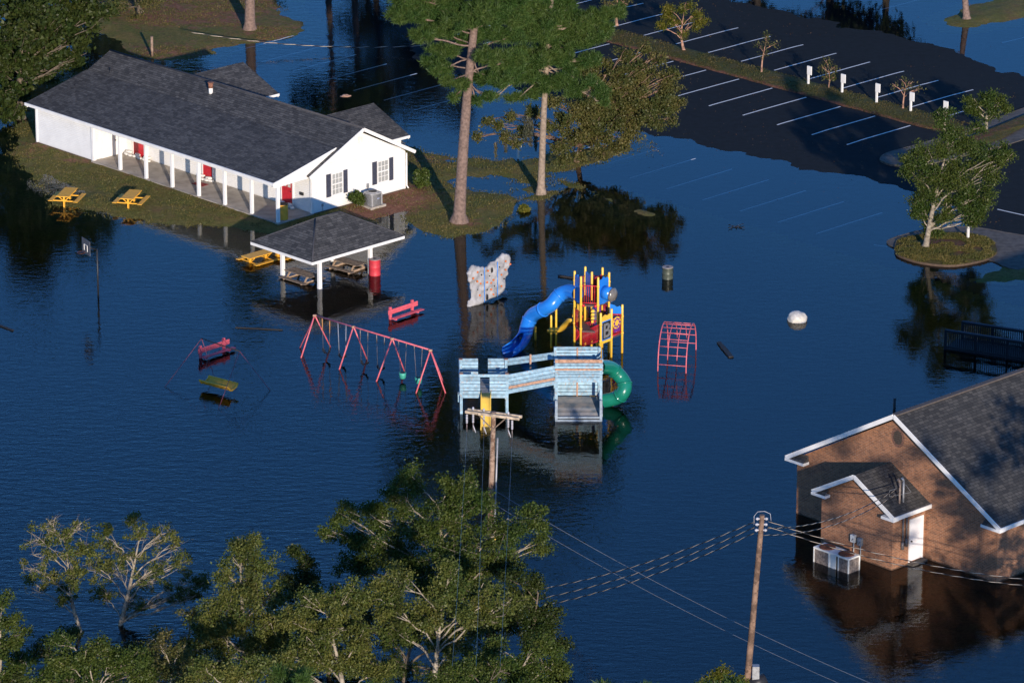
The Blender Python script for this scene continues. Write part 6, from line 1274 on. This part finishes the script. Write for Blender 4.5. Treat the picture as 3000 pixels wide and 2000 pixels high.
# yellow wavy slide to the left, yellow inner panels
m = MB(); pa = [(Tz(285,800,1.5),.0),(Tz(235,795,1.35),0),(Tz(175,850,.9),0),(Tz(110,920,.42),0),(Tz(40,930,.3),0),(Tz(-60,925,.28),0)]; w2 = .24; vs = []; fs = []
for i, (p, _) in enumerate(pa):
    d = (pa[min(i+1,5)][0]-pa[max(i-1,0)][0]); d.z = 0; d.normalize(); s_ = Vector((-d.y,d.x,0))
    for o1, o2 in ((-w2,.22),(-w2*.8,.0),(w2*.8,.0),(w2,.22)): vs.append(p+s_*o1+Vector((0,0,o2)))
for i in range(5):
    for k in range(3): q = i*4+k; fs.append((q,q+1,q+5,q+4))
m.add(vs, fs, 0, True); o = tpart('slide', m, M_POST); so = o.modifiers.new('thickness', 'SOLIDIFY'); so.thickness = .04
panel(PP['p1'], PP['p15'], 1.9, 2.75, M_POST, 'yellow_hood', .3, .1, shape=[(0,0),(1,0),(1,.6),(.8,.95),(.4,1),(.1,.7)])
panel(PP['p4'], PP['p5'], 1.7, 2.6, M_BLUE, 'activity_panel', .06, .12)
m = MB(); c = PP['p4'].lerp(PP['p5'],.3)+Vector((0,-.15,2.2))
for dz in (-.3,-.1,.1,.3): m.box(c.x-.12,c.x+.12,c.y-.05,c.y+.05,c.z+dz-.07,c.z+dz+.07)
tpart('activity_tiles', m, M_POST)
panel(PP['p4'], PP['p6'], 1.65, 2.5, M_PURP, 'purple_panel', .05, .15)
m = MB(); c = PP['p6']+Vector((.25,-.1,4.0)); lump(m, c, .17,.17,.2, 5, 8, .05); tpart('yellow_finial', m, mat('amber_bubble', (.42,.25,.05), .4))
m = MB(); q = Tz(570,1080,.55); lump(m, q, .12,.12,.1, 6, 8, .05); tpart('yellow_step_pod', m, M_POST)
# ------------------------------------------------------------------ blue wooden fort
FS = 2.613
def FA(x, y, z=0): return A(1300+x/FS, 700+y/FS, z)
fo = empty('wooden_fort', Matrix.Translation(FA(480,1335)), 'faded light-blue plank play fort with sloping bridge, yellow slide and green tube', 'playground fort')
def fpart(name, mb, mt): return mb.build(name, mt, fo, world=True)
def boards(a, b, z0, z1, n, gap=.03, th=.04, mt=None, name='railing', za=0, zb=0, off=0):
    """horizontal boards between two posts; za/zb lift either end"""
    mt = mt or M_BLUEW; m = MB(); h = (z1-z0)/n
    for i in range(n):
        zz = z0+h*(i+.5); m.beam(Vector((a.x,a.y,zz+za)), Vector((b.x,b.y,zz+zb)), th, h-gap)
    return fpart(name, m, mt)
# left tower
LF, LR = FA(135,1335), FA(485,1335); LF = Vector((LF.x, LF.y, 0)); LR = Vector((LR.x, LF.y, 0)); dpt = Vector((-.05,2.3,0)); LB, LRB = LF+dpt, LR+dpt
for p in (LF, LR, LB, LRB): m = MB(); m.box(p.x-.07,p.x+.07,p.y-.07,p.y+.07,-.4,2.22); fpart('post', m, M_BLUEW)
m = MB()
n_ = 14
for i in range(n_): y0 = LF.y+2.3*i/n_; m.box(LF.x-.02,LR.x+.02,y0+.008,y0+2.3/n_-.008,1.12,1.16)
fpart('deck', m, M_DECK)
wF = LR.x-LF.x; gapL, gapR = LF.x+wF*.41, LF.x+wF*.62
def bx(x0, x1, y, z0, z1, n, gap=.03, name='railing', mt=None): return boards(Vector((x0,y,0)), Vector((x1,y,0)), z0, z1, n, gap, name=name, mt=mt)
yF = LF.y-.09; bx(LF.x-.08, gapL, yF, 1.1, 2.06, 5, name='railing'); bx(gapR, LR.x+.08, yF, 1.1, 2.06, 5); bx(LF.x-.08, LR.x+.08, yF-.004, 2.07, 2.22, 1, .0, 'top_board')
bx(LF.x-.06, gapL-.0, yF+.01, .9, 1.08, 1, .0, 'apron'); bx(gapR, LR.x+.06, yF+.01, .9, 1.08, 1, .0, 'apron')
yB = LB.y+.09; bx(LB.x-.06, LB.x+wF*.38, yB, 1.35, 2.25, 5); bx(LB.x+wF*.6, LRB.x+.06, yB, 1.35, 2.25, 5)
m = MB(); m.beam(Vector((LF.x-.09,LF.y,2.12)), Vector((LB.x-.09,LB.y,2.12)), .04,.18); m.beam(Vector((LF.x-.09,LF.y,1.1)), Vector((LB.x-.09,LB.y,1.1)), .04,.2); m.beam(Vector((LF.x-.09,LF.y,1.6)), Vector((LB.x-.09,LB.y,1.6)), .04,.14); m.beam(Vector((LF.x-.12,LF.y+.3,.55)), Vector((LF.x-.12,LF.y+.3,1.1)), .1,.12); fpart('side_boards', m, M_BLUEW)
for p in (LF, LR, LB, LRB): m = MB(); m.box(p.x-.1,p.x+.1,p.y-.1,p.y+.1,2.222,2.26); fpart('post_cap', m, mat('rusty_cap', (.25,.14,.10), .8) if 'rusty_cap' not in MATS else MATS['rusty_cap'])
# yellow slide
sx0, sx1 = LF.x+wF*.41+.03, LF.x+wF*.41+.03+.55; m = MB(); prof = [(LF.y-.02,1.14),(LF.y-.5,.95),(LF.y-1.1,.55),(LF.y-1.7,.15),(LF.y-2.1,-.05),(LF.y-2.6,-.12)]; vs = []; fs = []
for y, z in prof:
    for x, dz in ((sx0,.18),(sx0+.04,.0),(sx1-.04,.0),(sx1,.18)): vs.append((x,y,z+dz))
for i in range(len(prof)-1):
    for k in range(3): q = i*4+k; fs.append((q,q+1,q+5,q+4))
m.add(vs, fs, 0, True); o = fpart('slide', m, M_YPL); so = o.modifiers.new('thickness', 'SOLIDIFY'); so.thickness = .035
# right tower
RFL, RFR = FA(862,1392), FA(1203,1392); RFR = Vector((RFR.x, RFL.y, 0)); RFL = Vector((RFL.x, RFL.y, 0)); dp = Vector((-.05,2.15,0)); RBL, RBR = RFL+dp, RFR+dp
for p in (RFL, RFR): m = MB(); m.box(p.x-.07,p.x+.07,p.y-.07+.45,p.y+.07+.45,.0,3.3); fpart('post', m, M_BLUEW)
for p in (RBL, RBR): m = MB(); m.box(p.x-.07,p.x+.07,p.y-.07,p.y+.07,-.4,3.35); fpart('post', m, M_BLUEW)
m = MB()
for i in range(11): y0 = RFL.y+.45+1.7*i/11; m.box(RFL.x,RFR.x,y0+.008,y0+1.7/11-.008,2.12,2.16)
fpart('deck', m, M_DECK)
yf = RFL.y+.36; bx(RFL.x-.07, RFR.x+.07, yf, 2.3, 3.1, 5, .035); bx(RFL.x-.07, RFR.x+.07, yf-.004, 3.1, 3.28, 1, .0, 'top_board', M_BARE); bx(RFL.x-.05, RFR.x+.05, yf+.012, 2.02, 2.28, 1, .0, 'apron'); bx(RFL.x-.07, RFR.x+.07, yf-.012, 2.68, 2.78, 1, .0, 'weathered_strip', M_BARE)
yb = RBL.y+.09; bx(RBL.x-.07, RBR.x+.07, yb, 2.45, 3.36, 5, .035); bx(RBL.x, RBR.x, yb, .62, 1.4, 4, .03, 'lower_back_boards')
for z0 in (1.0, 2.9): m = MB(); m.box((RBL.x+RBR.x)/2-.04,(RBL.x+RBR.x)/2+.04,yb-.07,yb-.03,z0-.4,z0+.42); fpart('batten', m, M_BARE)
for xx in (RFR.x+.09, RFL.x-.09):
    if xx > RFL.x: m = MB(); [m.beam(Vector((xx,RFL.y+.5,z)), Vector((xx,RBL.y,z)), .04,.14) for z in (2.5,2.7,2.9,3.15)]; fpart('side_boards', m, M_BLUEW)
    m = MB(); m.beam(Vector((xx*.5+.5*(RFR.x if xx > RFL.x else RFL.x), RFL.y, .32)), Vector((xx*.5+.5*(RFR.x if xx > RFL.x else RFL.x), RBL.y-.1, 1.0)), .09,.22); m.beam(Vector((RFR.x if xx > RFL.x else RFL.x, RFL.y, -.3)), Vector((RFR.x if xx > RFL.x else RFL.x, RFL.y, 1.15)), .13,.13); fpart('ramp_side', m, mat('faded_blue_grey', (.25,.31,.37), .8, .15, 5) if 'faded_blue_grey' not in MATS else MATS['faded_blue_grey'])
m = MB()
for i in range(15):
    t0, t1 = i/15+.004, (i+1)/15-.004; y0 = RFL.y+.05+2.0*t0; y1 = RFL.y+.05+2.0*t1; z0 = .14+.5*t0; z1 = .14+.5*t1
    m.slab([(RFL.x,y0,z0),(RFR.x,y0,z0),(RFR.x,y1,z1),(RFL.x,y1,z1)], .04)
fpart('ramp', m, M_DECK)
m = MB(); m.box(RFL.x-.06,RFR.x+.06,RFL.y-.1,RFL.y-.04,-.08,.1); m.box(RFL.x-.06,RFR.x+.06,RFL.y-.03,RFL.y+.03,.15,.24); fpart('front_edge', m, MATS['faded_blue_grey'])
# bridge
ba, bbp = LR+Vector((.07,-.05,0)), RFL+Vector((-.08,.38,0)); ba2, bb2 = LRB+Vector((.07,.05,0)), RBL+Vector((-.08,-.05,0))
boards(ba, bbp, 1.28, 2.12, 4, .03, name='bridge_railing', za=.08, zb=.83); boards(ba-Vector((0,.03,0)), bbp-Vector((0,.03,0)), 1.36, 1.5, 1, 0, .03, M_BARE, 'weathered_strip', za=.04, zb=.79); boards(ba, bbp, 1.05, 1.26, 1, 0, .04, None, 'bridge_beam', za=.08, zb=.83)
boards(ba2, bb2, 1.75, 2.15, 2, .03, name='bridge_railing', za=.1, zb=.95); boards(ba2, bb2, 1.1, 1.3, 1, 0, .05, None, 'bridge_beam', za=.08, zb=.83)
m = MB(); c = (ba2+bb2)/2; m.box(c.x-.05,c.x+.05,c.y-.08,c.y-.03,1.75,2.75); fpart('batten', m, M_BARE)
m = MB(); N = 12
for i in range(N):
    t0, t1 = i/N+.006, (i+1)/N-.006; q = [ba.lerp(bbp,t0), ba.lerp(bbp,t1), ba2.lerp(bb2,t1), ba2.lerp(bb2,t0)]; z = [1.22+.8*t for t in (t0,t1,t1,t0)]; m.slab([Vector((p.x,p.y,zz)) for p, zz in zip(q, z)], .04)
fpart('bridge_deck', m, M_DECK)
# green tube
tubeslide([Vector((RFR.x-.1, RFR.y+1.3, 2.55)), FA(1275,985,2.15), FA(1345,1045,1.65), FA(1385,1110,1.25), FA(1372,1175,.85), FA(1320,1215,.5), FA(1225,1238,.28)], .38, M_GREEN, fo, 4)
